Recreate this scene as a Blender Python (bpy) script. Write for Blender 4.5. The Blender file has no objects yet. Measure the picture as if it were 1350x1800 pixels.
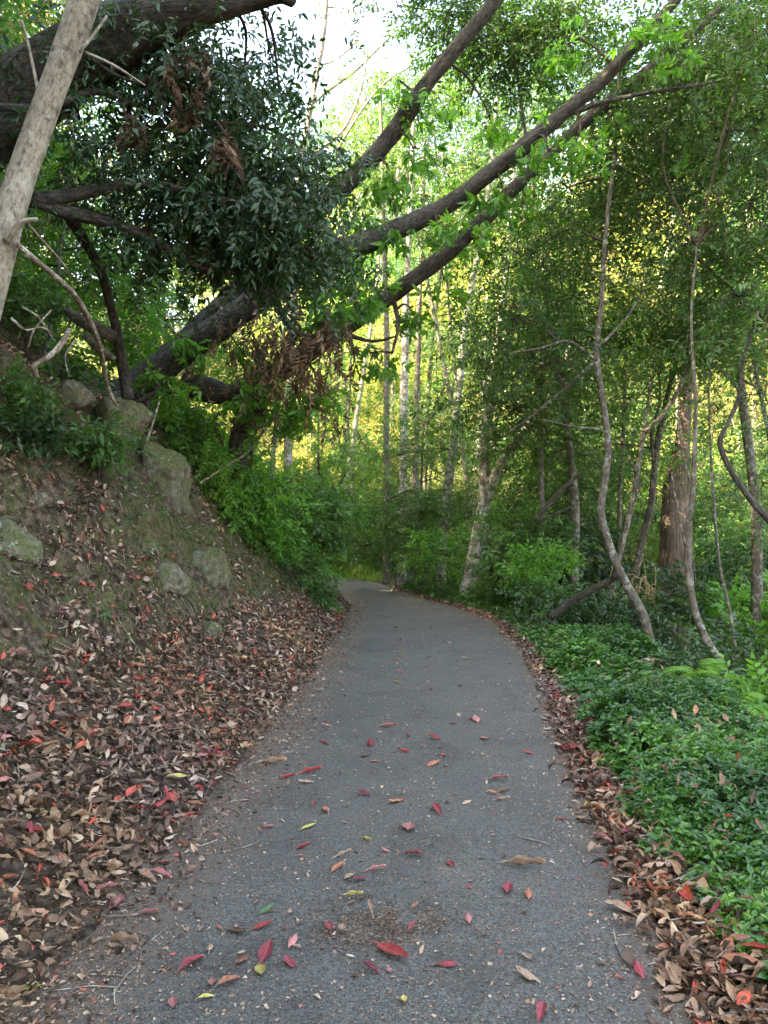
import bpy, math
import numpy as np

rng = np.random.default_rng(11)
SC = bpy.context.scene
COL = SC.collection
R = math.radians

# ------------------------------------------------------------------ camera
CAMZ, FPX = 1.5, 1300.0            # eye height; focal length in photo pixels (1350x1800)
PITCH = math.atan(30 / FPX)
cam_d = bpy.data.cameras.new('camera')
cam = bpy.data.objects.new('camera', cam_d)
COL.objects.link(cam)
cam.location = (0, 0, CAMZ)
cam.rotation_euler = (math.pi / 2 + PITCH, 0, 0)
cam_d.sensor_fit = 'VERTICAL'
cam_d.sensor_height = 36
cam_d.lens = 36 * FPX / 1800
cam_d.clip_start = 0.05
cam_d.clip_end = 2000
SC.camera = cam

# ------------------------------------------------------------------ sky, sun, exposure
SUN_DIR = np.array([-0.86, -0.30, 0.72]); SUN_DIR /= np.linalg.norm(SUN_DIR)   # towards the sun
SUN_EL = math.asin(SUN_DIR[2]); SUN_AZ = math.atan2(SUN_DIR[0], SUN_DIR[1])
world = bpy.data.worlds.new('World'); SC.world = world
world.use_nodes = True
wn = world.node_tree; wn.nodes.clear()
sky = wn.nodes.new('ShaderNodeTexSky'); sky.sky_type = 'NISHITA'; sky.sun_disc = False
sky.sun_elevation = SUN_EL; sky.sun_rotation = SUN_AZ
sky.air_density = 1.0; sky.dust_density = 3.0; sky.ozone_density = 1.0
bg = wn.nodes.new('ShaderNodeBackground'); bg.inputs[1].default_value = 0.12
wo = wn.nodes.new('ShaderNodeOutputWorld')
wn.links.new(sky.outputs[0], bg.inputs[0]); wn.links.new(bg.outputs[0], wo.inputs[0])
sun_d = bpy.data.lights.new('sun', 'SUN'); sun_d.energy = 5.0; sun_d.angle = R(0.5); sun_d.color = (1, .92, .78)
sun = bpy.data.objects.new('sun', sun_d); COL.objects.link(sun)
from mathutils import Vector, Matrix
sun.rotation_euler = Vector(SUN_DIR.tolist()).to_track_quat('Z', 'Y').to_euler()
sun.location = (-20, -8, 30)
SC.view_settings.view_transform = 'Standard'
SC.view_settings.look = 'None'
SC.view_settings.gamma = 1
SC.view_settings.exposure = 3.95
SC.view_settings.use_white_balance = True
SC.view_settings.white_balance_temperature = 8400
SC.view_settings.white_balance_tint = 10
SC.render.engine = 'CYCLES'
SC.cycles.use_denoising = True
SC.cycles.max_bounces = 7
SC.cycles.diffuse_bounces = 4
SC.cycles.glossy_bounces = 2
SC.cycles.transmission_bounces = 4
SC.cycles.transparent_max_bounces = 4
SC.cycles.caustics_reflective = False
SC.cycles.caustics_refractive = False
SC.cycles.sample_clamp_indirect = 6
SC.cycles.use_adaptive_sampling = True
SC.cycles.adaptive_threshold = 0.02

# ------------------------------------------------------------------ numeric helpers
def P(px, py, Y):
    """photo pixel (1350x1800) at forward distance Y -> world point"""
    u = (px - 675) / FPX; v = -(py - 900) / FPX
    c, s = math.cos(PITCH), math.sin(PITCH)
    d = np.array([u, c - v * s, s + v * c])
    t = Y / d[1]
    return np.array([d[0] * t, Y, CAMZ + d[2] * t])

def _h(ix, iy, iz, seed):
    n = (ix.astype(np.int64) * 374761393 + iy.astype(np.int64) * 668265263 + iz.astype(np.int64) * 2147483647 + seed * 974634777) & 0x7fffffff
    n = ((n ^ (n >> 13)) * 1274126177) & 0x7fffffff
    n = ((n ^ (n >> 16)) * 668265263) & 0x7fffffff
    return (n ^ (n >> 15)) / float(0x7fffffff)

def vnoise(x, y, z=0.0, seed=0):
    x, y, z = np.broadcast_arrays(np.asarray(x, float), np.asarray(y, float), np.asarray(z, float))
    ix, iy, iz = np.floor(x), np.floor(y), np.floor(z)
    fx, fy, fz = x - ix, y - iy, z - iz
    fx, fy, fz = [f * f * (3 - 2 * f) for f in (fx, fy, fz)]
    r = 0
    for dx in (0, 1):
        for dy in (0, 1):
            for dz in (0, 1):
                w = (fx if dx else 1 - fx) * (fy if dy else 1 - fy) * (fz if dz else 1 - fz)
                r = r + w * _h(ix + dx, iy + dy, iz + dz, seed)
    return r * 2 - 1

def fbm(x, y, z=0.0, oct=4, seed=0):
    r, a, f = 0, .5, 1.0
    for i in range(oct):
        r = r + a * vnoise(np.asarray(x) * f, np.asarray(y) * f, np.asarray(z) * f, seed + i * 7)
        a *= .5; f *= 2.03
    return r

def smooth_table(pts):
    ys = np.linspace(-60, 150, 2101)
    v = np.interp(ys, [p[0] for p in pts], [p[1] for p in pts])
    k = np.hanning(17); k /= k.sum()
    vp = np.concatenate([np.full(8, v[0]), v, np.full(8, v[-1])])
    v = np.convolve(vp, k, 'valid')
    return lambda y: np.interp(y, ys, v)

XL = smooth_table([(-10, -1.15), (2.5, -1.13), (3.1, -1.06), (4.3, -.95), (5.6, -.88), (7.2, -.80), (10.3, -.67), (13.9, -.62),
                   (17.7, -1.05), (22.9, -1.85), (26, -3.0), (28, -5), (30, -8.5), (33, -14), (40, -26), (60, -50)])
XR = smooth_table([(-10, .93), (2.2, .98), (2.7, 1.05), (3.4, 1.10), (4.15, 1.17), (5.3, 1.32), (7.2, 1.58), (9.3, 1.78), (11.8, 1.84),
                   (13.9, 1.5), (17, .65), (21.7, -.45), (24.4, -1.2), (28, -2.4), (30, -3.8), (33, -8), (36, -14), (42, -26), (60, -48)])

def softpos(x, k):
    return k * np.logaddexp(0, x / k)

def height(X, Y, detail=True):
    X = np.asarray(X, float); Y = np.asarray(Y, float)
    xl, xr = XL(Y), XR(Y)
    wob = .07 * fbm(Y * 1.3, X * .2, 3.1, 3, 5)
    dl = xl - X + wob; dr = X - xr + wob
    w = np.interp(Y, [0, 4, 8, 12, 20], [1.2, 1.15, .85, .5, .4])
    H = np.interp(Y, [0, 5, 6.5, 9, 14, 20, 30], [3.3, 3.4, 3.35, 2.7, 2.3, 1.8, 1.5])
    S = 1.5
    a = .40 * (softpos(dl, .05) - softpos(dl - w, .12)) + S * (softpos(dl - w, .12) - softpos(dl - w - H / S, .22)) + .66 * softpos(dl - w - H / S, .22)
    # right verge, drop into the gully and hill opposite
    v = np.interp(Y, [0, 5, 9, 14, 24], [1.25, 1.2, 1.25, 1.4, 2.2])
    b = .06 * (softpos(dr, .05) - softpos(dr - 1., .2)) - 1.0 * (softpos(dr - v, .16) - softpos(dr - v - 2.0, .6))
    far = X * .42 + Y * .9
    hill = .78 * softpos(far - 33, 3.0) * (1 - .6 / (1 + np.exp(-(far - 90) / 10)))
    z = np.where(dl > 0, a, 0) + np.where(dr > 0, b, 0) + hill * 1 / (1 + np.exp(-(Y + 2 - np.interp(X, [-60, -2.5, 2], [60, 28, 15])) / 2))
    onpath = (dl < 0) & (dr < 0)
    z = np.where(onpath, -.03, z - .005)
    if detail:
        off = np.clip(np.maximum(dl, dr), 0, 1.5)
        z = z + off * .16 * fbm(X * .9, Y * .9, 0, 4, 1) + np.clip(off * 4, 0, 1) * .035 * fbm(X * 4.5, Y * 4.5, 0, 4, 2)
        bank = np.clip((dl - w) * 1.5, 0, 1) * (Y < 40)
        rough = fbm(X * 1.7 + 3, Y * 1.7, z * 1.7, 4, 9)
        z = z + bank * (.42 * np.abs(rough) + .13 * np.abs(fbm(X * 5, Y * 5, z * 4, 4, 12)) + .07 * np.abs(np.sin(z * 7 + 4 * fbm(X, Y * .8, 0, 3, 17))) - .13)
        # the hollow under the torn root plate
        z = z - .55 * np.exp(-(((X + 3.05) / .45) ** 2 + ((Y - 6.5) / .55) ** 2))
    return z

def G(px, py, lo=1.6, hi=90.0):
    """where the photo ray through a pixel meets the ground"""
    ys = lo * (hi / lo) ** np.linspace(0, 1, 1500)
    p = P(px, py, 1.0); dx, dz = p[0], p[2] - CAMZ
    z = height(dx * ys, ys)
    hit = np.nonzero(CAMZ + dz * ys < z)[0]
    if len(hit) == 0: return None
    y = ys[hit[0]]
    return np.array([dx * y, y, CAMZ + dz * y])

def ground(p):
    return np.array([p[0], p[1], float(height(p[0], p[1]))])

def nrm(v):
    v = np.asarray(v, float)
    return v / np.maximum(np.linalg.norm(v, axis=-1, keepdims=True), 1e-9)

def frames(d, n):
    """rotation matrices (N,3,3) whose columns are X=d, Y, Z~n"""
    d = nrm(d); n = np.broadcast_to(np.asarray(n, float), d.shape)
    z = nrm(n - (n * d).sum(-1, keepdims=True) * d)
    y = np.cross(z, d)
    return np.stack([d, y, z], -1)

# ------------------------------------------------------------------ mesh accumulator
class Acc:
    def __init__(s):
        s.V = []; s.TC = []; s.Q = []; s.T = []; s.rq = []; s.rt = []; s.mq = []; s.mt = []; s.n = 0; s.smooth = False
    def add(s, V, Q=None, T=None, rq=0.5, rt=0.5, mq=0, mt=0, tc=None):
        V = np.asarray(V, float).reshape(-1, 3)
        s.V.append(V); s.TC.append(V if tc is None else tc)
        if Q is not None and len(Q):
            Q = np.asarray(Q); s.Q.append(Q + s.n); s.rq.append(np.broadcast_to(rq, len(Q))); s.mq.append(np.broadcast_to(mq, len(Q)))
        if T is not None and len(T):
            T = np.asarray(T); s.T.append(T + s.n); s.rt.append(np.broadcast_to(rt, len(T))); s.mt.append(np.broadcast_to(mt, len(T)))
        s.n += len(V)
    def mesh(s, name, mats, smooth=False, origin=None):
        V = np.concatenate(s.V) if s.V else np.zeros((0, 3))
        TC = np.concatenate(s.TC) if s.TC else V
        if origin is not None: V = V - np.asarray(origin)
        Q = np.concatenate(s.Q) if s.Q else np.zeros((0, 4), int)
        T = np.concatenate(s.T) if s.T else np.zeros((0, 3), int)
        me = bpy.data.meshes.new(name)
        me.vertices.add(len(V)); me.vertices.foreach_set('co', V.astype(np.float32).ravel())
        nl = Q.size + T.size
        me.loops.add(nl); me.loops.foreach_set('vertex_index', np.concatenate([Q.ravel(), T.ravel()]).astype(np.int32))
        me.polygons.add(len(Q) + len(T))
        st = np.concatenate([np.arange(len(Q)) * 4, Q.size + np.arange(len(T)) * 3]).astype(np.int32)
        me.polygons.foreach_set('loop_start', st)
        mi = np.concatenate([*s.mq, *s.mt]).astype(np.int32) if (s.mq or s.mt) else np.zeros(0, np.int32)
        me.polygons.foreach_set('material_index', mi)
        me.polygons.foreach_set('use_smooth', np.full(len(Q) + len(T), bool(smooth)))
        for m in mats: me.materials.append(m)
        a = me.attributes.new('rnd', 'FLOAT', 'FACE')
        a.data.foreach_set('value', np.concatenate([*s.rq, *s.rt]).astype(np.float32))
        a = me.attributes.new('tc', 'FLOAT_VECTOR', 'POINT')
        a.data.foreach_set('vector', TC.astype(np.float32).ravel())
        me.update(calc_edges=True); me.validate()
        return me

class Tpl:
    def __init__(s, V, Q, T, rq, rt, mq, mt):
        s.V, s.Q, s.T, s.rq, s.rt, s.mq, s.mt = map(np.asarray, (V, Q, T, rq, rt, mq, mt))

def scatter(acc, tpls, pos, rot, scl, rnd, mix=.5):
    """copy templates to many places inside ONE mesh (leaves of a crown, litter)"""
    N = len(pos)
    if N == 0: return
    which = rng.integers(0, len(tpls), N)
    scl = np.broadcast_to(scl, N); rnd = np.broadcast_to(rnd, N)
    for k, t in enumerate(tpls):
        I = np.nonzero(which == k)[0]
        if not len(I): continue
        V = np.einsum('nij,vj->nvi', rot[I], t.V) * scl[I][:, None, None] + pos[I][:, None, :]
        nv = len(t.V); off = (np.arange(len(I)) * nv)[:, None, None]
        Q = (t.Q[None] + off).reshape(-1, 4) if len(t.Q) else None
        T = (t.T[None] + off).reshape(-1, 3) if len(t.T) else None
        f = lambda r: np.clip(rnd[I][:, None] * (1 - mix) + r[None] * mix, 0, 1).ravel()
        acc.add(V.reshape(-1, 3), Q, T, f(t.rq) if len(t.Q) else 0, f(t.rt) if len(t.T) else 0,
                np.tile(t.mq, len(I)) if len(t.Q) else 0, np.tile(t.mt, len(I)) if len(t.T) else 0)

def leaf(L=1., W=.34, fold=.25, droop=.25, lod=1, curl=0., r=.5, wav=0.):
    """one leaf along +X, face up; lod 0 = a folded rhomb, 1 = six faces, 2 = a curled dead leaf"""
    if lod == 0:
        V = [(0, 0, 0), (L * .45, W * .5 * L, fold * W * L * .5 - droop * L * .1), (L, 0, -droop * L * .45), (L * .45, -W * .5 * L, fold * W * L * .5 - droop * L * .1)]
        return V, [(0, 3, 2, 1)], []
    if lod == 1:
        xs = [0, .3, .66, 1]; ws = [0, .48, .36, 0]
        V = [(0, 0, 0)]
        for x, w in ((.3, .48), (.66, .36)):
            z = -droop * x * x * L * .5
            V += [(x * L, w * W * L, z + fold * w * W * L), (x * L, 0, z), (x * L, -w * W * L, z + fold * w * W * L)]
        V.append((L * .97, 0, -droop * L * .5))
        return V, [(2, 5, 4, 1), (3, 6, 5, 2)], [(0, 2, 1), (0, 3, 2), (5, 7, 4), (6, 7, 5)]
    V = []; Q = []
    xs = np.linspace(0, 1, 7); prof = np.sin(np.pi * np.clip(xs, .02, .985) ** .85) ** .8
    ang = 0; x = z = 0.
    for i, (t, p) in enumerate(zip(xs, prof)):
        for j, s_ in enumerate((-1, -.5, 0, .5, 1)):
            y = s_ * p * W * L * .5
            cz = curl * abs(s_) ** 1.6 * p * W * L * .55 + wav * L * .05 * math.sin(t * 13 + s_ * 3)
            V.append((x - math.sin(ang) * cz * .3, y * (1 - .25 * abs(curl) * abs(s_)), z + cz))
        st = L / 6; x += math.cos(ang) * st; z += math.sin(ang) * st; ang += droop * .38
    V = np.array(V); V[:, 2] -= V[:, 2].min()
    for i in range(6):
        for j in range(4):
            a = i * 5 + j; Q.append((a, a + 5, a + 6, a + 1))
    # stalk
    b = len(V); r_ = L * .012
    V = np.vstack([V, [(-.2 * L, -r_, r_), (-.2 * L, r_, r_), (0.02 * L, r_, V[2][2] + r_), (.02 * L, -r_, V[2][2] + r_)]])
    Q.append((b, b + 3, b + 2, b + 1))
    return V.tolist(), Q, []

def spray(n=9, Lt=.28, Ll=.09, W=.34, lod=1, splay=55, droop=.3, whorl=False, seed=0, hang=0., stem=True):
    """a twig with alternate leaves, along +X; material 0 leaf, 1 twig"""
    g = np.random.default_rng(seed)
    V, Q, T, rq, rt, mq, mt = [], [], [], [], [], [], []
    def put(v, q, t, M, p, r, m):
        b = len(V); v = np.array(v) @ M.T + p
        V.extend(v.tolist())
        for f in q: Q.append([i + b for i in f]); rq.append(r); mq.append(m)
        for f in t: T.append([i + b for i in f]); rt.append(r); mt.append(m)
    sag = lambda s: np.array([s * Lt, Lt * .12 * math.sin(s * 3 + seed), -hang * Lt * s * s])
    for i in range(n):
        s = (i + .7) / n if not whorl else g.uniform(.7, 1)
        az = (splay if i % 2 else -splay) + g.normal(0, 14) if not whorl else g.uniform(-180, 180)
        if i == n - 1: az = g.normal(0, 10)
        el = g.normal(-8, 20)
        d = np.array([math.cos(R(az)) * math.cos(R(el)), math.sin(R(az)) * math.cos(R(el)), math.sin(R(el)) - hang * .6])
        n_ = np.array([g.normal(0, .35), g.normal(0, .35), 1])
        M = frames(d[None], n_[None])[0]
        l = Ll * g.uniform(.7, 1.15)
        v, q, t = leaf(l, W * g.uniform(.85, 1.15), g.uniform(.1, .5), droop * g.uniform(.4, 1.8), lod)
        put(v, q, t, M, sag(s), g.uniform(0, 1), 0)
    if stem:
        r_ = Ll * .022 + .0008; k = 3
        for i in range(k):
            a, b_ = sag(i / k), sag((i + 1) / k)
            vs = []
            for p, rr in ((a, r_), (b_, r_ * .7)):
                vs += [p + np.array([0, rr, 0]), p + np.array([0, -rr * .5, rr * .87]), p + np.array([0, -rr * .5, -rr * .87])]
            put(vs, [(0, 1, 4, 3), (1, 2, 5, 4), (2, 0, 3, 5)], [], np.eye(3), np.zeros(3), .5, 1)
    return Tpl(V, Q if Q else np.zeros((0, 4), int), T if T else np.zeros((0, 3), int), rq, rt, mq, mt)

def catmull(pts, per=6):
    pts = np.asarray(pts, float)
    p = np.vstack([2 * pts[0] - pts[1], pts, 2 * pts[-1] - pts[-2]])
    out = []
    for i in range(1, len(p) - 2):
        for k in range(per):
            t = k / per
            out.append(.5 * ((2 * p[i]) + (-p[i - 1] + p[i + 1]) * t + (2 * p[i - 1] - 5 * p[i] + 4 * p[i + 1] - p[i + 2]) * t * t + (-p[i - 1] + 3 * p[i] - 3 * p[i + 1] + p[i + 2]) * t ** 3))
    out.append(p[-2])
    return np.array(out)

def tube(acc, pts, rad, sides=10, per=6, rough=.08, m=0, cap=True, seed=0, flare=0.):
    """a bent, tapering, slightly lumpy stem"""
    pts = np.asarray(pts, float); rad = np.asarray(rad, float)
    if rad.ndim == 0: rad = np.full(len(pts), float(rad))
    c = catmull(pts, per) if per > 1 else pts
    r = np.interp(np.linspace(0, 1, len(c)), np.linspace(0, 1, len(rad)), rad)
    tan = nrm(np.gradient(c, axis=0))
    up = np.array([0, 0, 1.]) if abs(tan[0][2]) < .9 else np.array([1., 0, 0])
    N = []; n = nrm(np.cross(tan[0], up))
    for t in tan:
        n = nrm(n - np.dot(n, t) * t); N.append(n)
    N = np.array(N); B = np.cross(tan, N)
    th = np.linspace(0, 2 * np.pi, sides, endpoint=False)
    L = np.concatenate([[0], np.cumsum(np.linalg.norm(np.diff(c, axis=0), axis=1))])
    ring = np.cos(th)[None, :, None] * N[:, None] + np.sin(th)[None, :, None] * B[:, None]
    rr = r[:, None] * (1 + rough * 1.6 * vnoise(np.cos(th)[None] * 1.2 + seed * 3.3, np.sin(th)[None] * 1.2, L[:, None] / (r.mean() * 7 + .02), 4)
                       + rough * .8 * vnoise(np.cos(th)[None] * 2.7 + seed, np.sin(th)[None] * 2.7, L[:, None] / (r.mean() * 2.5 + .01), 8))
    if flare:
        rr = rr * (1 + flare * np.exp(-L / (r[0] * 2.5 + .01))[:, None] * (1 + .5 * np.cos(th * 5 + seed)[None]))
    V = c[:, None] + ring * rr[..., None]
    tc = np.stack([np.broadcast_to(np.cos(th)[None], rr.shape) * r.mean() + seed * 1.7, np.broadcast_to(np.sin(th)[None], rr.shape) * r.mean(), np.broadcast_to(L[:, None], rr.shape)], -1)
    n_, s_ = len(c), sides
    i = np.arange(n_ - 1)[:, None] * s_; j = np.arange(s_)[None]; j2 = (j + 1) % s_
    Q = np.stack([i + j, i + j2, i + s_ + j2, i + s_ + j], -1).reshape(-1, 4)
    V = V.reshape(-1, 3); tc = tc.reshape(-1, 3); T = []
    if cap:
        V = np.vstack([V, c[-1] + tan[-1] * r[-1] * .3, c[0]]); tc = np.vstack([tc, tc[-1], tc[0]])
        a, b = (n_ - 1) * s_, n_ * s_
        T = [(a + k, a + (k + 1) % s_, b) for k in range(s_)] + [((k + 1) % s_, k, b + 1) for k in range(s_)]
    acc.add(V, Q, T, .5, .5, m, m, tc)
    return c

# ------------------------------------------------------------------ objects
def tag(o, label=None, cat=None, group=None, kind=None):
    if label: o['label'] = label
    if cat: o['category'] = cat
    if group: o['group'] = group
    if kind: o['kind'] = kind
    return o

def obj(name, me, parent=None, loc=None):
    o = bpy.data.objects.new(name, me); COL.objects.link(o)
    if parent: o.parent = parent
    if loc is not None: o.location = loc
    return o

def empty(name, loc):
    o = bpy.data.objects.new(name, None); COL.objects.link(o); o.location = [float(v) for v in loc]; o.empty_display_size = .2
    return o

def part(name, acc, mats, parent, smooth=False):
    """the accumulated shape (world coordinates) as a child of a thing"""
    me = acc.mesh(name, mats, smooth, origin=parent.location)
    return obj(name, me, parent)

def copy_thing(o, loc, rz=0, s=1.0, **kw):
    def rec(x, par):
        c = x.copy(); COL.objects.link(c); c.parent = par
        for ch in list(x.children): rec(ch, c)
        return c
    c = rec(o, None)
    c.location = [float(v) for v in loc]; c.rotation_euler = (0, 0, rz); c.scale = (s, s, s)
    tag(c, **kw)
    return c

# ------------------------------------------------------------------ materials
def mat(name):
    m = bpy.data.materials.new(name); m.use_nodes = True
    nt = m.node_tree; nt.nodes.clear()
    out = nt.nodes.new('ShaderNodeOutputMaterial')
    return m, nt, out

class N:
    """short node writer"""
    def __init__(s, nt): s.nt = nt
    def new(s, t, **kw):
        n = s.nt.nodes.new('ShaderNode' + t)
        for k, v in kw.items(): setattr(n, k, v)
        return n
    def link(s, a, b): s.nt.links.new(a, b)
    def noise(s, vec, scale, detail=4, rough=.55, dist=0.):
        n = s.new('TexNoise'); n.inputs['Scale'].default_value = scale; n.inputs['Detail'].default_value = detail
        n.inputs['Roughness'].default_value = rough; n.inputs['Distortion'].default_value = dist
        if vec is not None: s.link(vec, n.inputs['Vector'])
        return n.outputs['Fac']
    def voro(s, vec, scale, out='Distance', feature='F1'):
        n = s.new('TexVoronoi', feature=feature); n.inputs['Scale'].default_value = scale
        if vec is not None: s.link(vec, n.inputs['Vector'])
        return n.outputs[out]
    def ramp(s, fac, stops, interp='LINEAR'):
        n = s.new('ValToRGB'); n.color_ramp.interpolation = interp
        e = n.color_ramp.elements
        while len(e) < len(stops): e.new(.5)
        for el, (p, c) in zip(e, stops):
            el.position = p; el.color = (*c, 1) if len(c) == 3 else c
        s.link(fac, n.inputs[0]); return n.outputs[0]
    def step(s, fac, a, b):
        n = s.new('MapRange'); n.inputs[1].default_value = a; n.inputs[2].default_value = b
        s.link(fac, n.inputs[0]); return n.outputs[0]
    def mix(s, fac, a, b, mode='MIX'):
        n = s.new('Mix', data_type='RGBA', blend_type=mode)
        for i, v in ((0, fac), (6, a), (7, b)):
            if hasattr(v, 'is_linked') or hasattr(v, 'links'): s.link(v, n.inputs[i])
            else: n.inputs[i].default_value = v if i == 0 else (*v, 1)
        return n.outputs[2]
    def math(s, op, a, b=None):
        n = s.new('Math', operation=op)
        for i, v in ((0, a), (1, b)):
            if v is None: continue
            if hasattr(v, 'links'): s.link(v, n.inputs[i])
            else: n.inputs[i].default_value = v
        return n.outputs[0]
    def attr(s, name, out='Fac'):
        n = s.new('Attribute'); n.attribute_name = name; return n.outputs[out]
    def scale(s, vec, v):
        n = s.new('Mapping'); n.inputs['Scale'].default_value = v; s.link(vec, n.inputs[0]); return n.outputs[0]
    def bump(s, h, strength, dist, prev=None):
        n = s.new('Bump'); n.inputs['Strength'].default_value = strength; n.inputs['Distance'].default_value = dist
        s.link(h, n.inputs['Height'])
        if prev: s.link(prev, n.inputs['Normal'])
        return n.outputs[0]
    def pbsdf(s, col, rough=.8, spec=.3, normal=None):
        n = s.new('BsdfPrincipled')
        if hasattr(col, 'links'): s.link(col, n.inputs['Base Color'])
        else: n.inputs['Base Color'].default_value = (*col, 1)
        if hasattr(rough, 'links'): s.link(rough, n.inputs['Roughness'])
        else: n.inputs['Roughness'].default_value = rough
        n.inputs['Specular IOR Level'].default_value = spec
        if normal is not None: s.link(normal, n.inputs['Normal'])
        return n.outputs[0]

def leaf_mat(name, stops, trans=.4, tcol=None, rough=.45, spec=.4, tsat=1.0, objrand=0.):
    """leaf colours differ from leaf to leaf; light shines through"""
    m, nt, out = mat(name); n = N(nt)
    r = n.attr('rnd')
    col = n.ramp(r, stops)
    geo = n.new('TexCoord').outputs['Object']
    big = n.noise(geo, 1.1, 2)
    col = n.mix(n.step(big, .35, .7), col, n.mix(1.0, col, (1.25, 1.15, .8), 'MULTIPLY'))
    if objrand:
        oi = n.new('ObjectInfo').outputs['Random']
        hs = n.new('HueSaturation'); n.link(col, hs.inputs['Color'])
        n.link(n.math('ADD', n.math('MULTIPLY', oi, objrand * .12), .5 - objrand * .06), hs.inputs['Hue'])
        n.link(n.math('ADD', n.math('MULTIPLY', oi, objrand), 1 - objrand * .5), hs.inputs['Value'])
        col = hs.outputs[0]
    b = n.pbsdf(col, rough, spec)
    t = n.new('BsdfTranslucent')
    n.link(n.mix(1.0, col, tcol or (1.9, 2.0, .8), 'MULTIPLY'), t.inputs[0])
    mx = n.new('MixShader'); mx.inputs[0].default_value = trans
    n.link(b, mx.inputs[1]); n.link(t.outputs[0], mx.inputs[2]); n.link(mx.outputs[0], out.inputs[0])
    return m

def bark_mat(name, dark, mid, light, patch=None, patch_amt=.5, fiss=1.0, rings=0., moss=0., rough=.9, vs=.42):
    m, nt, out = mat(name); n = N(nt)
    tc = n.attr('tc', 'Vector')
    st = n.scale(tc, (1, 1, vs))
    f1 = n.noise(st, 38, 6, .65); f2 = n.noise(tc, 5, 4); f3 = n.noise(st, 95, 3)
    col = n.ramp(n.math('ADD', n.math('MULTIPLY', f1, .7), n.math('MULTIPLY', f2, .3)), [(.35, dark), (.5, mid), (.66, light)])
    col = n.mix(n.step(f3, .3, .75), n.mix(1.0, col, (.72, .7, .68), 'MULTIPLY'), col)
    h = n.math('ADD', f1, n.math('MULTIPLY', f3, .35))
    if patch:
        pm = n.step(n.noise(tc, 9, 5, .7, .6), .62 - patch_amt * .25, .66 - patch_amt * .2)
        col = n.mix(pm, col, patch)
    if rings:
        rs = n.scale(tc, (.25, .25, 1.0)); rg = n.noise(rs, 26, 3)
        col = n.mix(n.step(rg, .60, .68), col, n.mix(1.0, col, (1 - rings,) * 3, 'MULTIPLY'))
        kn = n.voro(n.scale(tc, (1, 1, .8)), 7.0)
        col = n.mix(n.step(kn, .16, .07), col, dark)
    if moss:
        up = n.new('NewGeometry'); sp = n.new('SeparateXYZ'); n.link(up.outputs['Normal'], sp.inputs[0])
        mm = n.math('MULTIPLY', n.step(sp.outputs[2], -.2, .8), n.step(n.noise(tc, 7, 5, .7), .45, .6))
        col = n.mix(n.math('MULTIPLY', mm, moss), col, (.045, .06, .018))
    b = n.pbsdf(col, rough, .2, n.bump(n.math('ADD', h, n.math('MULTIPLY', f2, .8)), 1.0, .03 * fiss))
    n.link(b, out.inputs[0]); return m

def simple_leaf(name, c, vein=.75, rough=.5, spots=.3, c2=None, trans=.12):
    """a fallen leaf: blotched, a paler midrib"""
    m, nt, out = mat(name); n = N(nt)
    tc = n.new('TexCoord').outputs['Object']
    oi = n.new('ObjectInfo').outputs['Random']
    add = n.new('VectorMath', operation='ADD'); n.link(tc, add.inputs[0]); n.link(oi, add.inputs[1])
    f = n.noise(add.outputs[0], 4.5, 5, .7)
    c2 = c2 or tuple(v * .45 for v in c)
    col = n.mix(n.step(f, .42, .66), c, c2)
    sp = n.new('SeparateXYZ'); n.link(tc, sp.inputs[0])
    rib = n.step(n.math('ABSOLUTE', sp.outputs[1]), .022, .008)
    col = n.mix(n.math('MULTIPLY', rib, .5), col, tuple(min(1, v * 1.5 + .08) for v in c))
    hs = n.new('HueSaturation'); n.link(col, hs.inputs['Color'])
    n.link(n.math('ADD', n.math('MULTIPLY', oi, .5), .72), hs.inputs['Value'])
    b = n.pbsdf(hs.outputs[0], rough, .35, n.bump(f, .3, .02))
    t = n.new('BsdfTranslucent'); n.link(hs.outputs[0], t.inputs[0])
    mx = n.new('MixShader'); mx.inputs[0].default_value = trans
    n.link(b, mx.inputs[1]); n.link(t.outputs[0], mx.inputs[2]); n.link(mx.outputs[0], out.inputs[0])
    return m

GREEN_DK = [(0, (.010, .034, .014)), (.5, (.018, .058, .022)), (1, (.038, .10, .034))]
GREEN_MD = [(0, (.02, .062, .022)), (.5, (.042, .115, .036)), (1, (.09, .20, .06))]
GREEN_LT = [(0, (.04, .12, .025)), (.5, (.07, .20, .04)), (1, (.13, .30, .06))]
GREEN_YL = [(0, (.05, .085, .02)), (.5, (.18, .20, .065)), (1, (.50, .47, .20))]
M = {}
M['leaf_dark'] = leaf_mat('dark_laurel_leaf', GREEN_DK, .28, rough=.32, spec=.5)
M['leaf_deep'] = leaf_mat('deep_green_leaf', [(0, (.011, .034, .013)), (.5, (.024, .070, .023)), (1, (.060, .145, .040))], .38, rough=.5, spec=.25)
M['leaf_mid'] = leaf_mat('mid_green_leaf', GREEN_MD, .38)
M['leaf_light'] = leaf_mat('light_green_leaf', GREEN_LT, .45)
M['leaf_far'] = leaf_mat('sunlit_hill_leaf', GREEN_YL, .45, (1.5, 1.5, 1.1), objrand=.6)  # yellowed and lightened, so sunlight is partly put into the leaf colour
M['leaf_farmid'] = leaf_mat('distant_green_leaf', GREEN_MD, .42, objrand=.5)
M['leaf_cover'] = leaf_mat('creeper_leaf', [(0, (.012, .045, .012)), (.5, (.034, .115, .027)), (1, (.12, .27, .055))], .28, rough=.28, spec=.5)
M['leaf_fern'] = leaf_mat('fern_leaf', [(0, (.06, .16, .025)), (1, (.14, .30, .055))], .45)
M['leaf_dead'] = leaf_mat('withered_leaf', [(0, (.035, .024, .018)), (.45, (.10, .066, .05)), (.75, (.22, .16, .125)), (1, (.46, .35, .29))], .2, (1.3, 1.1, .9), .7, .2)
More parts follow.
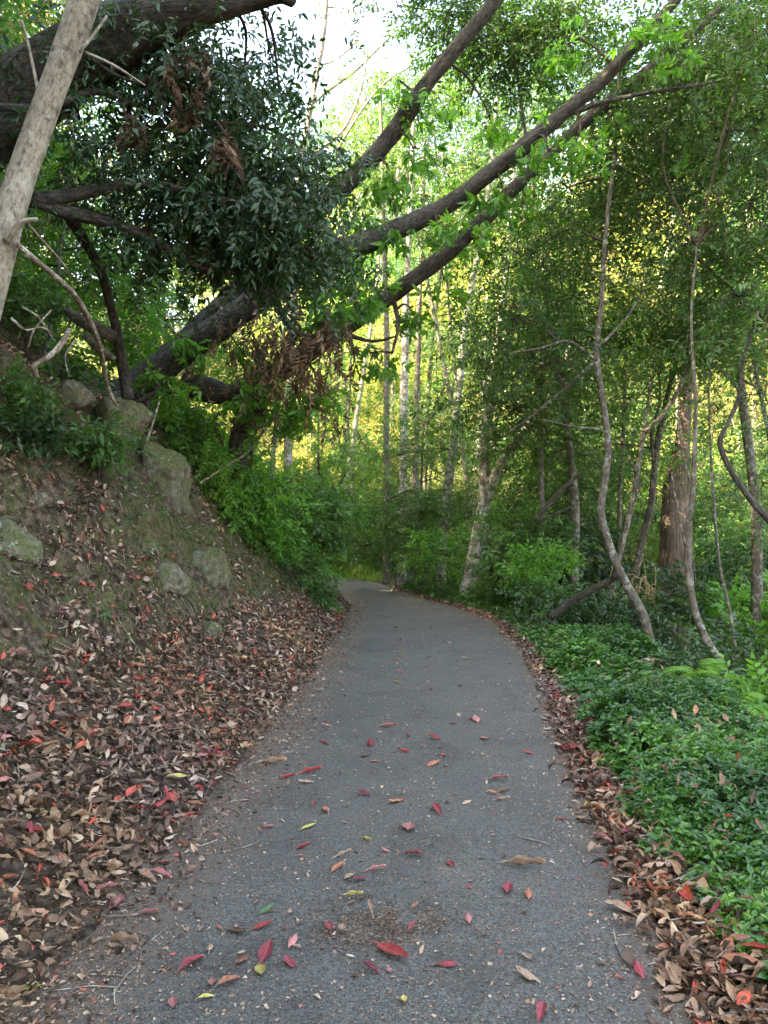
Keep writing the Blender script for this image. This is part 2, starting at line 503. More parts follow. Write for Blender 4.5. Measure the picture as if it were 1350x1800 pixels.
M['litter'] = leaf_mat('litter_leaf', [(0, (.022, .013, .010)), (.22, (.055, .034, .027)), (.46, (.12, .074, .058)), (.7, (.23, .145, .117)), (.86, (.36, .25, .205)), (.945, (.48, .38, .32)), (.965, (.36, .07, .05)), (1, (.46, .10, .08))], .12, (1.2, 1, .9), .6, .3)
M['twig'] = bark_mat('twig', (.03, .022, .015), (.07, .05, .035), (.13, .10, .075), fiss=.4)
M['bark_grey'] = bark_mat('grey_brown_bark', (.035, .028, .022), (.10, .082, .066), (.19, .16, .13), (.16, .17, .13), .25, 1.2, moss=.35)
M['bark_dark'] = bark_mat('dark_rough_bark', (.024, .021, .018), (.075, .068, .06), (.17, .155, .14), None, 0, 1.4, moss=.4)
M['bark_pale'] = bark_mat('pale_smooth_bark', (.11, .09, .07), (.32, .28, .225), (.46, .41, .34), (.36, .34, .28), .15, .35, rings=.4, rough=.75, vs=.5)
M['bark_lichen'] = bark_mat('lichen_blotched_bark', (.05, .043, .036), (.15, .135, .115), (.28, .26, .22), (.36, .36, .32), .6, .6, rough=.85)
M['bark_thin'] = bark_mat('thin_brown_bark', (.045, .038, .03), (.115, .10, .082), (.20, .18, .155), (.22, .22, .19), .35, .5, moss=.25)
M['bark_vine'] = bark_mat('vine_covered_bark', (.07, .05, .038), (.19, .14, .11), (.33, .26, .21), None, 0, 1.6, vs=.08)
M['deadwood'] = bark_mat('dead_wood', (.10, .075, .055), (.25, .20, .16), (.42, .36, .30), (.5, .46, .40), .4, .8)
M['grass'] = leaf_mat('grass_blade', [(0, (.06, .13, .02)), (1, (.14, .26, .05))], .4)
M['straw'] = leaf_mat('dry_grass', [(0, (.3, .2, .11)), (1, (.5, .38, .24))], .3, (1.2, 1.1, .9))

def soil_material():
    m, nt, out = mat('bank_soil'); n = N(nt)
    tc = n.new('TexCoord').outputs['Object']
    f1 = n.noise(tc, 1.6, 6, .62, .3); f2 = n.noise(tc, 14, 6, .65); f3 = n.noise(tc, 70, 4, .6); vo = n.voro(tc, 30)
    col = n.ramp(f2, [(.36, (.020, .014, .010)), (.5, (.078, .054, .038)), (.64, (.19, .14, .10))])
    col = n.mix(n.step(f3, .55, .75), col, (.16, .12, .09))
    sep = n.new('SeparateXYZ'); n.link(tc, sep.inputs[0])
    mossm = n.math('MULTIPLY', n.step(f1, .40, .52), n.step(n.noise(tc, 22, 5, .7), .38, .6))
    mossm = n.math('MULTIPLY', mossm, n.step(sep.outputs[2], .25, .8))
    mosscol = n.mix(n.step(f3, .35, .65), (.034, .042, .013), (.11, .125, .035))
    col = n.mix(n.math('MULTIPLY', mossm, .85), col, mosscol)
    # beyond the gully and on the hills everything is overgrown
    far = n.step(sep.outputs[1], 18, 26)
    col = n.mix(far, col, n.mix(f1, (.035, .05, .018), (.075, .085, .03)))
    h = n.math('ADD', n.math('MULTIPLY', f2, 1.0), n.math('ADD', n.math('MULTIPLY', f3, .35), n.math('MULTIPLY', vo, .25)))
    b = n.pbsdf(col, .95, .15, n.bump(h, 1.0, .05)); n.link(b, out.inputs[0]); return m

def asphalt_material():
    m, nt, out = mat('asphalt'); n = N(nt)
    tc = n.new('TexCoord').outputs['Object']
    edge = n.attr('edge')
    big = n.noise(tc, .9, 4, .5); mid = n.noise(tc, 9, 5, .6); fine = n.math('ADD', n.math('MULTIPLY', n.noise(tc, 170, 3, .7), .5), n.math('MULTIPLY', n.noise(tc, 75, 3, .7), .5)); grit = n.voro(tc, 150, 'Color'); gd = n.voro(tc, 150)
    sp = n.new('SeparateColor'); n.link(grit, sp.inputs[0])
    col = n.ramp(big, [(.3, (.074, .071, .067)), (.7, (.098, .093, .086))])
    col = n.mix(n.step(fine, .40, .60), n.mix(1.0, col, (.50, .51, .50), 'MULTIPLY'), n.mix(1.0, col, (1.55, 1.56, 1.5), 'MULTIPLY'))
    col = n.mix(n.math('MULTIPLY', n.step(sp.outputs[0], .88, .99), .7), col, (.20, .185, .16))
    col = n.mix(n.math('MULTIPLY', n.step(sp.outputs[1], .86, .93), .6), col, (.02, .02, .02))
    stn = n.noise(tc, 2.3, 5, .65, .8); col = n.mix(n.math('MULTIPLY', n.step(stn, .50, .62), .55), col, n.mix(1.0, col, (.62, .61, .60), 'MULTIPLY'))
    # trodden dust and soil towards both edges, with a ragged rim
    e = n.math('ADD', edge, n.math('MULTIPLY', n.math('SUBTRACT', mid, .5), .75))
    dust = n.step(e, .45, .95)
    dcol = n.mix(n.step(n.noise(tc, 60, 5, .7), .4, .62), (.085, .062, .047), (.19, .14, .105))
    col = n.mix(n.math('MULTIPLY', dust, .9), col, dcol)
    # pale crumbs of bracts and seed husks
    cr = n.voro(tc, 55, 'Distance'); crm = n.math('MULTIPLY', n.step(cr, .17, .10), n.step(n.noise(tc, 3.2, 4, .7), .40, .60))
    col = n.mix(n.math('MULTIPLY', crm, .8), col, (.36, .30, .23))
    # the worn hollow filled with dirt
    s2 = n.new('SeparateXYZ'); n.link(tc, s2.inputs[0])
    dx = n.math('DIVIDE', n.math('SUBTRACT', s2.outputs[0], -.02), .26); dy = n.math('DIVIDE', n.math('SUBTRACT', s2.outputs[1], 2.82), .17)
    rr = n.math('ADD', n.math('MULTIPLY', dx, dx), n.math('MULTIPLY', dy, dy))
    hol = n.step(n.math('ADD', rr, n.math('MULTIPLY', n.math('SUBTRACT', n.noise(tc, 7, 5, .75), .5), 5.5)), 1.0, .5)
    col = n.mix(n.math('MULTIPLY', hol, .85), col, n.mix(n.step(n.noise(tc, 85, 4, .7), .45, .6), (.035, .024, .018), (.20, .15, .11)))
    h = n.math('ADD', n.math('MULTIPLY', fine, .5), n.math('ADD', n.math('MULTIPLY', gd, -.8), n.math('MULTIPLY', mid, .4)))
    b = n.pbsdf(col, .82, .35, n.bump(h, .8, .006)); n.link(b, out.inputs[0]); return m

def rock_material():
    m, nt, out = mat('mossy_rock'); n = N(nt)
    tc = n.attr('tc', 'Vector')
    f1 = n.noise(tc, 3, 6, .6); f2 = n.noise(tc, 18, 6, .7); f3 = n.noise(tc, 60, 4)
    col = n.ramp(f2, [(.3, (.055, .046, .036)), (.52, (.15, .13, .10)), (.70, (.29, .265, .215))])
    geo = n.new('NewGeometry'); sp = n.new('SeparateXYZ'); n.link(geo.outputs['Normal'], sp.inputs[0])
    mm = n.math('MULTIPLY', n.step(f1, .36, .52), n.step(sp.outputs[2], -.6, .4))
    col = n.mix(n.math('MULTIPLY', mm, .85), col, n.mix(n.step(f3, .4, .6), (.045, .055, .018), (.12, .13, .04)))
    col = n.mix(n.math('MULTIPLY', n.step(n.noise(tc, 11, 4, .75), .63, .68), .7), col, (.33, .35, .30))
    b = n.pbsdf(col, .9, .2, n.bump(n.math('ADD', f2, n.math('MULTIPLY', f3, .4)), .9, .03)); n.link(b, out.inputs[0]); return m
M['soil'] = soil_material(); M['asphalt'] = asphalt_material(); M['rock'] = rock_material()

# ================================================================== THE SETTING
def axis(dense_a, dense_b, step, a, b, grow=1.12):
    v = list(np.arange(dense_a, dense_b, step)); s = step; x = v[-1]
    while x < b: s *= grow; x += s; v.append(x)
    s = step; x = v[0]; lo = []
    while x > a: s *= grow; x -= s; lo.append(x)
    return np.array(lo[::-1] + v)

gx = axis(-5.2, 3.6, .05, -150, 150); gy = axis(1.4, 14, .06, -60, 260, 1.07)
GX, GY = np.meshgrid(gx, gy)
GZ = height(GX, GY)
acc = Acc()
nx, ny = len(gx), len(gy)
ii = np.arange(ny - 1)[:, None] * nx + np.arange(nx - 1)[None]
acc.add(np.stack([GX, GY, GZ], -1).reshape(-1, 3), np.stack([ii, ii + 1, ii + nx + 1, ii + nx], -1).reshape(-1, 4))
terrain = tag(obj('ground', acc.mesh('ground', [M['soil']], True)), kind='structure')
print('terrain', nx, ny)

py_ = np.concatenate([np.arange(-5, 1.5, .25), np.arange(1.5, 16, .05), np.arange(16, 42, .2)])
us = np.linspace(0, 1, 61)
xl, xr = XL(py_) - .22, XR(py_) + .2
PX = xl[:, None] + (xr - xl)[:, None] * us[None]; PY = np.broadcast_to(py_[:, None], PX.shape)
dl, dr = PX - XL(PY), XR(PY) - PX
m_ = np.minimum(dl, dr)
PZ = .012 * np.clip(m_, 0, .8) / .8 - .14 * np.clip(-m_ + .02, 0, 1) + .004 * fbm(PX * 3, PY * 3, 0, 3, 4) - .012 * np.exp(-(((PX + .02) / .3) ** 2 + ((PY - 2.82) / .2) ** 2))
acc = Acc(); n_ = len(us)
ii = np.arange(len(py_) - 1)[:, None] * n_ + np.arange(n_ - 1)[None]
acc.add(np.stack([PX, PY, PZ], -1).reshape(-1, 3), np.stack([ii, ii + 1, ii + n_ + 1, ii + n_], -1).reshape(-1, 4))
me = acc.mesh('path', [M['asphalt']], True)
ed = me.attributes.new('edge', 'FLOAT', 'POINT')
ed.data.foreach_set('value', np.clip(np.maximum(1 - dl / .85, 1 - dr / .4), 0, 1).astype(np.float32).ravel())
tag(obj('path', me), kind='structure')

def surf(X, Y, e=.03):
    z = height(X, Y)
    onp = (X > XL(Y) - .03) & (X < XR(Y) + .03)
    zz = np.where(onp, np.maximum(z, .012 * np.clip(np.minimum(X - XL(Y), XR(Y) - X), 0, .8) / .8), z)
    n = nrm(np.stack([-(height(X + e, Y) - height(X - e, Y)) / (2 * e), -(height(X, Y + e) - height(X, Y - e)) / (2 * e), np.ones_like(z)], -1))
    n = np.where(onp[..., None], np.array([0, 0, 1.]), n)
    return zz, n

def inframe(X, Y, Z=None, pad=60):
    px = 675 + FPX * X / np.maximum(Y, .1)
    ok = (px > -pad) & (px < 1350 + pad)
    if Z is not None: ok &= (932 - FPX * (Z - CAMZ) / np.maximum(Y, .1)) < 1800 + pad
    return ok

# ================================================================== leaf litter (masses)
dead_t = [Tpl(*(lambda r: (r[0], np.array(r[1]), np.zeros((0, 3), int), np.full(len(r[1]), .5), [], np.zeros(len(r[1]), int), []))(
    leaf(1., w, 0, d, 2, c, wav=wv))) for w, d, c, wv in ((.42, .3, .5, .3), (.36, -.25, .8, .6), (.5, .45, .25, .9), (.30, -.5, 1.0, .3), (.44, .1, -.4, .7), (.38, .7, .6, .5), (.28, .2, 1.2, .8), (.62, .15, .3, .6), (.56, -.2, .7, .9), (.68, .5, .2, .4))]
dead_far = [Tpl(*(lambda r: (r[0], r[1], r[2], [.5] * len(r[1]), [.5] * len(r[2]), [0] * len(r[1]), [0] * len(r[2])))(leaf(1., w, f, d, 1))) for w, f, d in ((.42, .5, .5), (.36, .2, -.5), (.5, .8, .3))]

def lay(acc, X, Y, size, tpls, tilt=.35, lift=.012, rnd=None, mixr=0.):
    z, n = surf(X, Y)
    k = len(X)
    n = nrm(n + rng.normal(0, tilt, (k, 3)))
    d = rng.normal(0, 1, (k, 3)); 
    rot = frames(np.cross(n, d), n)
    pos = np.stack([X, Y, z + lift * rng.uniform(.2, 1.6, k)], -1)
    scatter(acc, tpls, pos, rot, size, rng.uniform(0, 1, k) if rnd is None else rnd, mixr)

litter = Acc()
N_ = 105000
Y = 1.6 + 13.5 * rng.uniform(0, 1, N_) ** 1.25; dl = rng.uniform(-.5, 5.6, N_)
X = XL(Y) - dl
w_ = np.interp(Y, [0, 4, 8, 12, 20], [1.2, 1.15, .85, .5, .4])
patch = fbm(X * 1.1, Y * 1.1, 0, 4, 31) + .25 * vnoise(X * 5, Y * 5, 0, 33)
dens = np.where(dl < 0, .30 * np.clip(1 + dl / .45, 0, 1) ** 1.3, np.where(dl < w_ + .15, 1.0, np.clip(.20 + 1.9 * patch, .05, .85)))
dens = np.where(dl > 0, dens * np.interp(dl, [0, .12], [.55, 1]), dens)
dens *= np.where((Y < 4.8) & (dl > w_ + .2), .3, 1) * np.interp(Y, [2.6, 3.3], [.4, 1])
ok = (rng.uniform(0, 1, N_) < dens) & inframe(X, Y, height(X, Y, False))
X, Y, dl = X[ok], Y[ok], dl[ok]
near = Y < 7.5
sz = rng.uniform(.022, .082, len(X)) * np.where(dl < 0, .6, 1)
lay(litter, X[near], Y[near], sz[near], dead_t, .34, .022)
lay(litter, X[~near], Y[~near], sz[~near] * 1.1, dead_far, .45, .03)
print('litter L', len(X))
N_ = 70000                                # crumbled fragments between the leaves
Y = 1.7 + 10 * rng.uniform(0, 1, N_) ** 1.5; dl = rng.uniform(-.5, 3.0, N_); X = XL(Y) - dl
dens = np.where(dl < 0, np.clip(1 + dl / .5, 0, 1) ** 1.5, np.where(dl < 1.2, 1, .35)) * np.interp(Y, [2, 3.5, 11], [1, .6, .5])
ok = (rng.uniform(0, 1, N_) < dens) & inframe(X, Y, height(X, Y, False)); X, Y = X[ok], Y[ok]
lay(litter, X, Y, rng.uniform(.006, .032, len(X)), dead_far, .4, .008)
N_ = 6500
Y = 1.8 + 17 * rng.uniform(0, 1, N_) ** 1.5; dr = rng.normal(.05, .075, N_) + rng.normal(0, 1, N_) * np.interp(Y, [2, 3.2, 5], [.08, .03, 0]) + np.interp(Y, [2, 3.2], [.08, .0]) 
X = XR(Y) + dr
ok = inframe(X, Y, 0 * X); X, Y = X[ok], Y[ok]
near = Y < 7
sz = rng.uniform(.04, .10, len(X))
sz = sz * .85; lay(litter, X[near], Y[near], sz[near], dead_t, .28, .012); lay(litter, X[~near], Y[~near], sz[~near], dead_far, .35, .02)
Y = 2.5 + 9 * rng.uniform(0, 1, 260); X = XR(Y) + rng.uniform(.2, 1.6, 260); z_, n__ = surf(X, Y)      # a few caught on the creeper
scatter(litter, dead_t, np.stack([X, Y, z_ + rng.uniform(.1, .2, 260)], -1), frames(rng.normal(0, 1, (260, 3)), np.array([0, 0, 1.]) + rng.normal(0, .4, (260, 3))), rng.uniform(.04, .08, 260), rng.uniform(.3, 1, 260), 0)
tag(obj('leaf_litter', litter.mesh('leaf_litter', [M['litter']])), 'brown and reddish dead leaves covering the bank and path edges', kind='stuff')

# crumbs, husks and small leaf bits strewn on the asphalt
crumb = Acc()
bit = [Tpl([(0, -.5 * w, 0), (1, -.3 * w, .15), (1.05, .4 * w, .05), (.1, .5 * w, .2)], [(0, 1, 2, 3)], np.zeros((0, 3), int), [.5], [], [0], []) for w in (.25, .5, .9, .12)]
N_ = 75000
Y = 1.7 + 16 * rng.uniform(0, 1, N_) ** 1.8; t = rng.uniform(0, 1, N_); X = XL(Y) + (XR(Y) - XL(Y)) * t
e = np.minimum(X - XL(Y), (XR(Y) - X) * 1.3)
ok = rng.uniform(0, 1, N_) < np.clip(1.1 - e * 1.7, .2, 1) * np.clip(.7 + 1.5 * fbm(X * 2.2, Y * 2.2, 0, 3, 50), .1, 1)
X, Y = X[ok], Y[ok]
lay(crumb, X, Y, np.abs(rng.normal(.002, .006, len(X))) + .004, bit, .25, .002, rnd=rng.uniform(.3, .93, len(X)) ** .5)
Y = 2.3 + 15 * rng.uniform(0, 1, 900) ** 1.3; X = XL(Y) + (XR(Y) - XL(Y)) * rng.uniform(.02, .98, 900)     # small leaves past the counted ones
lay(crumb, X, Y, rng.uniform(.012, .042, 900), dead_far, .15, .004, rnd=rng.uniform(.3, 1, 900))
hx = rng.normal(-.02, .17, 900); hy = rng.normal(2.82, .10, 900) + .08 * np.sin(hx * 9)
hk = fbm(hx * 9, hy * 9, 0, 3, 3) > .08; hx, hy = hx[hk], hy[hk]
lay(crumb, hx, hy, rng.uniform(.005, .015, len(hx)), bit, .3, .003, rnd=rng.uniform(.05, .75, len(hx)))
tag(obj('path_debris', crumb.mesh('path_debris', [M['litter']])), 'tiny leaf crumbs and husks strewn over the asphalt', kind='stuff')

twg = Acc()
for k in range(420):
    y_ = 2.0 + 8 * rng.uniform() ** 1.4; x_ = XL(y_) - rng.uniform(-.35, 1.9) if rng.uniform() < .7 else XR(y_) + rng.normal(.0, .12)
    L_ = rng.uniform(.04, .22); az = rng.uniform(0, 6.28); d_ = np.array([math.cos(az), math.sin(az)]) * L_
    xs_ = np.array([x_, x_ + d_[0] * .5 + rng.normal(0, .012), x_ + d_[0]]); ys_ = np.array([y_, y_ + d_[1] * .5 + rng.normal(0, .012), y_ + d_[1]]); zz_, _n = surf(xs_, ys_)
    r_ = rng.uniform(.0012, .004)
    tube(twg, np.stack([xs_, ys_, zz_ + r_ + (.035 if x_ < XL(y_) or x_ > XR(y_) else .002)], -1), [r_, r_, r_ * .5], 5, 3, .1, seed=k)
tag(obj('twig_debris', twg.mesh('twig_debris', [M['deadwood']], True)), 'thin dry twigs scattered through the litter and along the asphalt', kind='stuff')

# ================================================================== ground cover on the right verge
def rosette(n, L, W, lod, stemh=.05, seed=0, tiers=1):
    g = np.random.default_rng(seed); V, Q, T, rq, rt, mq, mt = [], [], [], [], [], [], []
    for i in range(n):
        az = i * 137.5 + g.normal(0, 12); el = g.uniform(0, 42)
        d = np.array([math.cos(R(az)) * math.cos(R(el)), math.sin(R(az)) * math.cos(R(el)), math.sin(R(el))])
        Mx = frames(d[None], np.array([[g.normal(0, .2), g.normal(0, .2), 1]]))[0]
        l = L * g.uniform(.65, 1.15); v, q, t = leaf(l, W, g.uniform(.2, .5), g.uniform(.3, 1.2), lod)
        v = np.array(v) @ Mx.T + np.array([0, 0, -stemh * (i / n) * tiers]); b = len(V); V.extend(v.tolist()); r = g.uniform(0, 1)
        for f in q: Q.append([k + b for k in f]); rq.append(r); mq.append(0)
        for f in t: T.append([k + b for k in f]); rt.append(r); mt.append(0)
    return Tpl(V, Q, T if T else np.zeros((0, 3), int), rq, rt, mq, mt)

cover = Acc()
ros = [rosette(7, .055, .52, 1, .05, s, 1.2) for s in range(6)]
ros_far = [rosette(6, .065, .55, 0, .05, s, 1.2) for s in range(5)]
N_ = 52000
Y = 2.2 + 17 * rng.uniform(0, 1, N_) ** 1.35; dr = rng.uniform(.05, 4.2, N_); X = XR(Y) + dr
rag = .08 + .12 * fbm(Y * 1.6, X * 0, 0, 3, 77) + .10 * vnoise(Y * 7, X * 3, 0, 78) + np.interp(Y, [2.4, 3.2, 4, 20], [.12, .04, 0, 0])
vv = np.interp(Y, [0, 5, 9, 14, 24], [1.25, 1.2, 1.25, 1.4, 2.2])
dens = np.clip((dr - rag) / .1, 0, 1) * np.interp(dr - vv, [.1, .5, 1.2], [1, .45, .06]) * np.interp(Y, [2, 6, 20], [1, .9, .8])
ok = (rng.uniform(0, 1, N_) < dens) & inframe(X, Y)
X, Y, dr, rag = X[ok], Y[ok], dr[ok], rag[ok]
z, n = surf(X, Y)
mound = np.clip((dr - rag) / .35, .15, 1) * (.11 + .12 * vnoise(X * 1.4, Y * 1.4, 0, 80)) + .03 * vnoise(X * 8, Y * 8, 0, 81)
h_ = np.clip(mound * 1.35, .015, 1) * rng.uniform(0, 1, len(X)) ** .45 + .01
pos = np.stack([X, Y, z + h_], -1)
nn = nrm(n * .4 + np.array([-.25, -.1, 1]) + rng.normal(0, .42, (len(X), 3)))
rot = frames(np.cross(nn, rng.normal(0, 1, (len(X), 3))), nn)
near = Y < 6.5
sc_ = rng.uniform(.6, 1.3, len(X)); rn = rng.uniform(.0, 1, len(X)) * .7 + .15 + .45 * vnoise(X * 1.5, Y * 1.5, 0, 90)
sc_ = sc_ * (1 + .35 * vnoise(X * 2.3, Y * 2.3, 0, 95))
scatter(cover, ros, pos[near], rot[near], sc_[near], rn[near], .5)
scatter(cover, ros_far, pos[~near], rot[~near], sc_[~near] * 1.15, rn[~near], .5)
print('cover', len(X))
tag(obj('ground_cover', cover.mesh('ground_cover', [M['leaf_cover']])), 'glossy green creeper carpeting the verge right of the path', kind='stuff')

# small weeds and moss sprigs on the bank
weeds = Acc()
wt = [rosette(6, .07, .3, 1, .03, s) for s in range(5)]
N_ = 9000
Y = 3.0 + 12 * rng.uniform(0, 1, N_); dl = rng.uniform(.9, 5.0, N_); X = XL(Y) - dl
dens = np.clip(-.05 + 1.8 * fbm(X * 1.4 + 9, Y * 1.4, 0, 3, 61), 0, .6) * np.interp(dl, [.9, 2.5], [.5, 1]) + np.interp(Y, [8, 10], [0, .5])
ok = (rng.uniform(0, 1, N_) < dens) & inframe(X, Y)
X, Y = X[ok], Y[ok]; z, n = surf(X, Y)
nn = nrm(n + rng.normal(0, .4, (len(X), 3)) + np.array([0, 0, .5])); rot = frames(np.cross(nn, rng.normal(0, 1, (len(X), 3))), nn)
scatter(weeds, wt, np.stack([X, Y, z + .02], -1) + n * .02, rot, rng.uniform(.35, 1.0, len(X)), rng.uniform(0, 1, len(X)), .5)
tag(obj('bank_weeds', weeds.mesh('bank_weeds', [M['leaf_mid']])), 'small green weeds sprouting on the earth bank', kind='stuff')

clods = Acc()
ph_ = (1 + 5 ** .5) / 2
ico = nrm(np.array([(-1, ph_, 0), (1, ph_, 0), (-1, -ph_, 0), (1, -ph_, 0), (0, -1, ph_), (0, 1, ph_), (0, -1, -ph_), (0, 1, -ph_), (ph_, 0, -1), (ph_, 0, 1), (-ph_, 0, -1), (-ph_, 0, 1)], float))
icf = [(0, 11, 5), (0, 5, 1), (0, 1, 7), (0, 7, 10), (0, 10, 11), (1, 5, 9), (5, 11, 4), (11, 10, 2), (10, 7, 6), (7, 1, 8), (3, 9, 4), (3, 4, 2), (3, 2, 6), (3, 6, 8), (3, 8, 9), (4, 9, 5), (2, 4, 11), (6, 2, 10), (8, 6, 7), (9, 8, 1)]
ct = [Tpl(ico * rng.uniform(.6, 1.2, (12, 1)) * np.array([1, .8, .6]), np.zeros((0, 4), int), icf, [], [.5] * 20, [], [0] * 20) for _ in range(6)]
N_ = 9000
Y = 2.6 + 9 * rng.uniform(0, 1, N_) ** 1.2; dl = rng.uniform(.3, 4.6, N_); X = XL(Y) - dl
ok = (rng.uniform(0, 1, N_) < np.clip(.35 + 1.6 * fbm(X * 1.3, Y * 1.3, 4, 3, 71), .05, 1)) & inframe(X, Y); X, Y = X[ok], Y[ok]
z, n = surf(X, Y)
scatter(clods, ct, np.stack([X, Y, z], -1), frames(rng.normal(0, 1, (len(X), 3)), rng.normal(0, 1, (len(X), 3))), .004 + rng.exponential(.011, len(X)), rng.uniform(0, 1, len(X)), 0)
tag(obj('soil_crumbs', clods.mesh('soil_crumbs', [M['soil']])), 'crumbled earth and little stones on the face of the bank', kind='stuff')

# ================================================================== rocks
def rock(px, py, wpx, hpx, label, seed, depth=.6, sink=.35, group='boulders in the earth bank'):
    p = G(px, py)
    if p is None: return
    s = p[1] / FPX
    rx, rz = wpx * s / 2 * 1.15, hpx * s / 2 * 1.15
    g = np.random.default_rng(seed)
    # unit sphere grid, cut by random planes into a block, roughened
    nu, nv = 96, 60
    th = np.linspace(0, 2 * np.pi, nu, endpoint=False); ph = np.linspace(0, np.pi, nv)
    D = np.stack([np.cos(th)[None] * np.sin(ph)[:, None], np.sin(th)[None] * np.sin(ph)[:, None], np.broadcast_to(np.cos(ph)[:, None], (nv, nu))], -1)
    r = np.full((nv, nu), 1.25)
    for k in range(11):
        nn_ = nrm(g.normal(0, 1, 3)); dd = g.uniform(.66, .95)
        c = D @ nn_; r = np.where(c > .05, np.minimum(r, dd / np.maximum(c, .05)), r)
    V = D * r[..., None]
    V = V + D * (.13 * fbm(V[..., 0] * 1.8 + seed, V[..., 1] * 1.8, V[..., 2] * 1.8, 5, seed) + .09 * fbm(V[..., 0] * 6, V[..., 1] * 6, V[..., 2] * 6 + seed, 4, seed + 5))[..., None]
    V = V * np.array([rx, max(rx, rz) * depth * 1.3, rz])
    z, nrml = surf(np.array([p[0]]), np.array([p[1]])); nrml = nrml[0]
    Rz = Matrix.Rotation(g.uniform(-.3, .3), 3, 'Y') @ Matrix.Rotation(R(-25), 3, 'Z')
    V = V.reshape(-1, 3) @ np.array(Rz).T + p - nrml * sink * min(rx, rz)
    i = np.arange(nv - 1)[:, None] * nu; j = np.arange(nu)[None]; j2 = (j + 1) % nu
    Q = np.stack([i + j, i + nu + j, i + nu + j2, i + j2], -1).reshape(-1, 4)
    a = Acc(); a.add(V, Q, tc=V * 1.0 + seed)
    me = a.mesh('rock', [M['rock']], True, origin=p)
    tag(obj('rock', me, loc=p.tolist()), label, 'rock', group)

for k, (px, py, w, h, lb) in enumerate([
    (285, 838, 112, 100, 'large lichen-spotted boulder at the top of the bank beside green shrubs'),
    (205, 752, 96, 84, 'mossy grey boulder just below the roots of the leaning tree'),
    (130, 700, 90, 46, 'low flat mossy rock under the torn root hollow'),
    (362, 1010, 62, 92, 'upright mossy rock low on the bank with a pale flat face'),
    (368, 1110, 46, 42, 'small rounded mossy rock where the bank meets the leaf litter'),
    (300, 1022, 80, 60, 'sloping moss-covered rock left of the upright mossy rock'),
    (262, 962, 50, 34, 'flat mossy stone between the large boulder and the upright rock'),
    (70, 880, 40, 28, 'small grey stone with a pale flat face on the left bank'),
    (40, 802, 38, 30, 'small blue-grey stone high on the left bank'),
    (320, 890, 44, 34, 'small pale stone at the foot of the large boulder'),
    (52, 520, 60, 34, 'weathered grey stone on the bank crest by the pale trunk'),
    (190, 1050, 22, 16, 'little dark grey stone among moss in mid bank'),
    (20, 960, 90, 80, 'dark earthy lump of rock at the left edge of the bank')]):
    rock(px, py, w, h, lb, 100 + k, sink=.0 if w > 95 else .22 if w > 60 else .15)

# ================================================================== trees
SP_NEAR = [spray(10, .30, .085, .36, 1, 58, .4, seed=s, hang=.35) for s in range(5)]
SP_BIG = [spray(6, .16, .15, .34, 1, 70, .7, True, seed=s, hang=.8) for s in range(5)]
SP_BROAD = [spray(7, .24, .10, .46, 1, 62, .5, seed=s + 10, hang=.2) for s in range(5)]
SP_MID = [spray(11, .34, .075, .34, 1, 55, .3, seed=s + 20, hang=.15) for s in range(5)]
SP_LOW = [spray(11, .36, .08, .38, 0, 55, .3, seed=s + 40, hang=.15) for s in range(5)]
SP_FAR = [spray(9, .6, .17, .42, 0, 60, .3, seed=s + 60, hang=.1, stem=False) for s in range(5)]
SP_DEAD = [spray(8, .26, .13, .36, 1, 30, 1.2, seed=s + 80, hang=.1) for s in range(5)]

def pick(n, tpls): return tpls

def fill(acc, c, rad, ncl, nsp, tpls, anchor=None, scale=1., spread=.28, down=0., flatz=.5, hollow=.35, outward=.7, twigr=.006, rnd0=None):
    """leafy branches of one bough: twigs from the anchor to clusters, sprays on the clusters"""
    c = np.asarray(c, float); rad = np.broadcast_to(np.asarray(rad, float), 3)
    u = nrm(rng.normal(0, 1, (ncl, 3))) * (hollow + (1 - hollow) * rng.uniform(0, 1, (ncl, 1)) ** .45)
    cl = c + u * rad
    a = c if anchor is None else np.asarray(anchor, float)
    if anchor is not None and np.linalg.norm(a - c) > .15:
        mid = (a + c) / 2 + rng.normal(0, .06, 3) * np.linalg.norm(a - c) + np.array([0, 0, .05])
        tube(acc, [a, mid, c], [twigr * 3.2, twigr * 2.4, twigr * 1.6], 6, 4, .05, 1)
    for p in cl[: min(ncl, 60)]:
        mid = (c + p) / 2 + rng.normal(0, .09, 3) * np.linalg.norm(p - c)
        tube(acc, [c, mid, p], [twigr * 1.5, twigr, twigr * .5], 4, 3, 0, 1, cap=False)
    idx = rng.integers(0, ncl, ncl * nsp)
    off = rng.normal(0, spread, (len(idx), 3)) * np.array([1, 1, flatz])
    pos = cl[idx] + off
    d = nrm(off + outward * (cl[idx] - c) / rad.mean() * .4 + rng.normal(0, .25, off.shape) + np.array([0, 0, -down]))
    nn = np.array([0, 0, 1.]) + rng.normal(0, .45, d.shape)
    base = rng.uniform(0, 1, ncl)[idx] if rnd0 is None else np.full(len(idx), rnd0)
    scatter(acc, tpls, pos, frames(d, nn), scale * rng.uniform(.7, 1.2, len(idx)), .65 * base + .35 * rng.uniform(0, 1, len(idx)), .35)

SLIM = 1.0
def px_line(pts):
    """[(px, py, Y, width_px)] -> world points and radii"""
    W = np.array([P(a, b, c) for a, b, c, d in pts]); r = np.array([SLIM * d / 2 * c / FPX for a, b, c, d in pts])
    return W, r

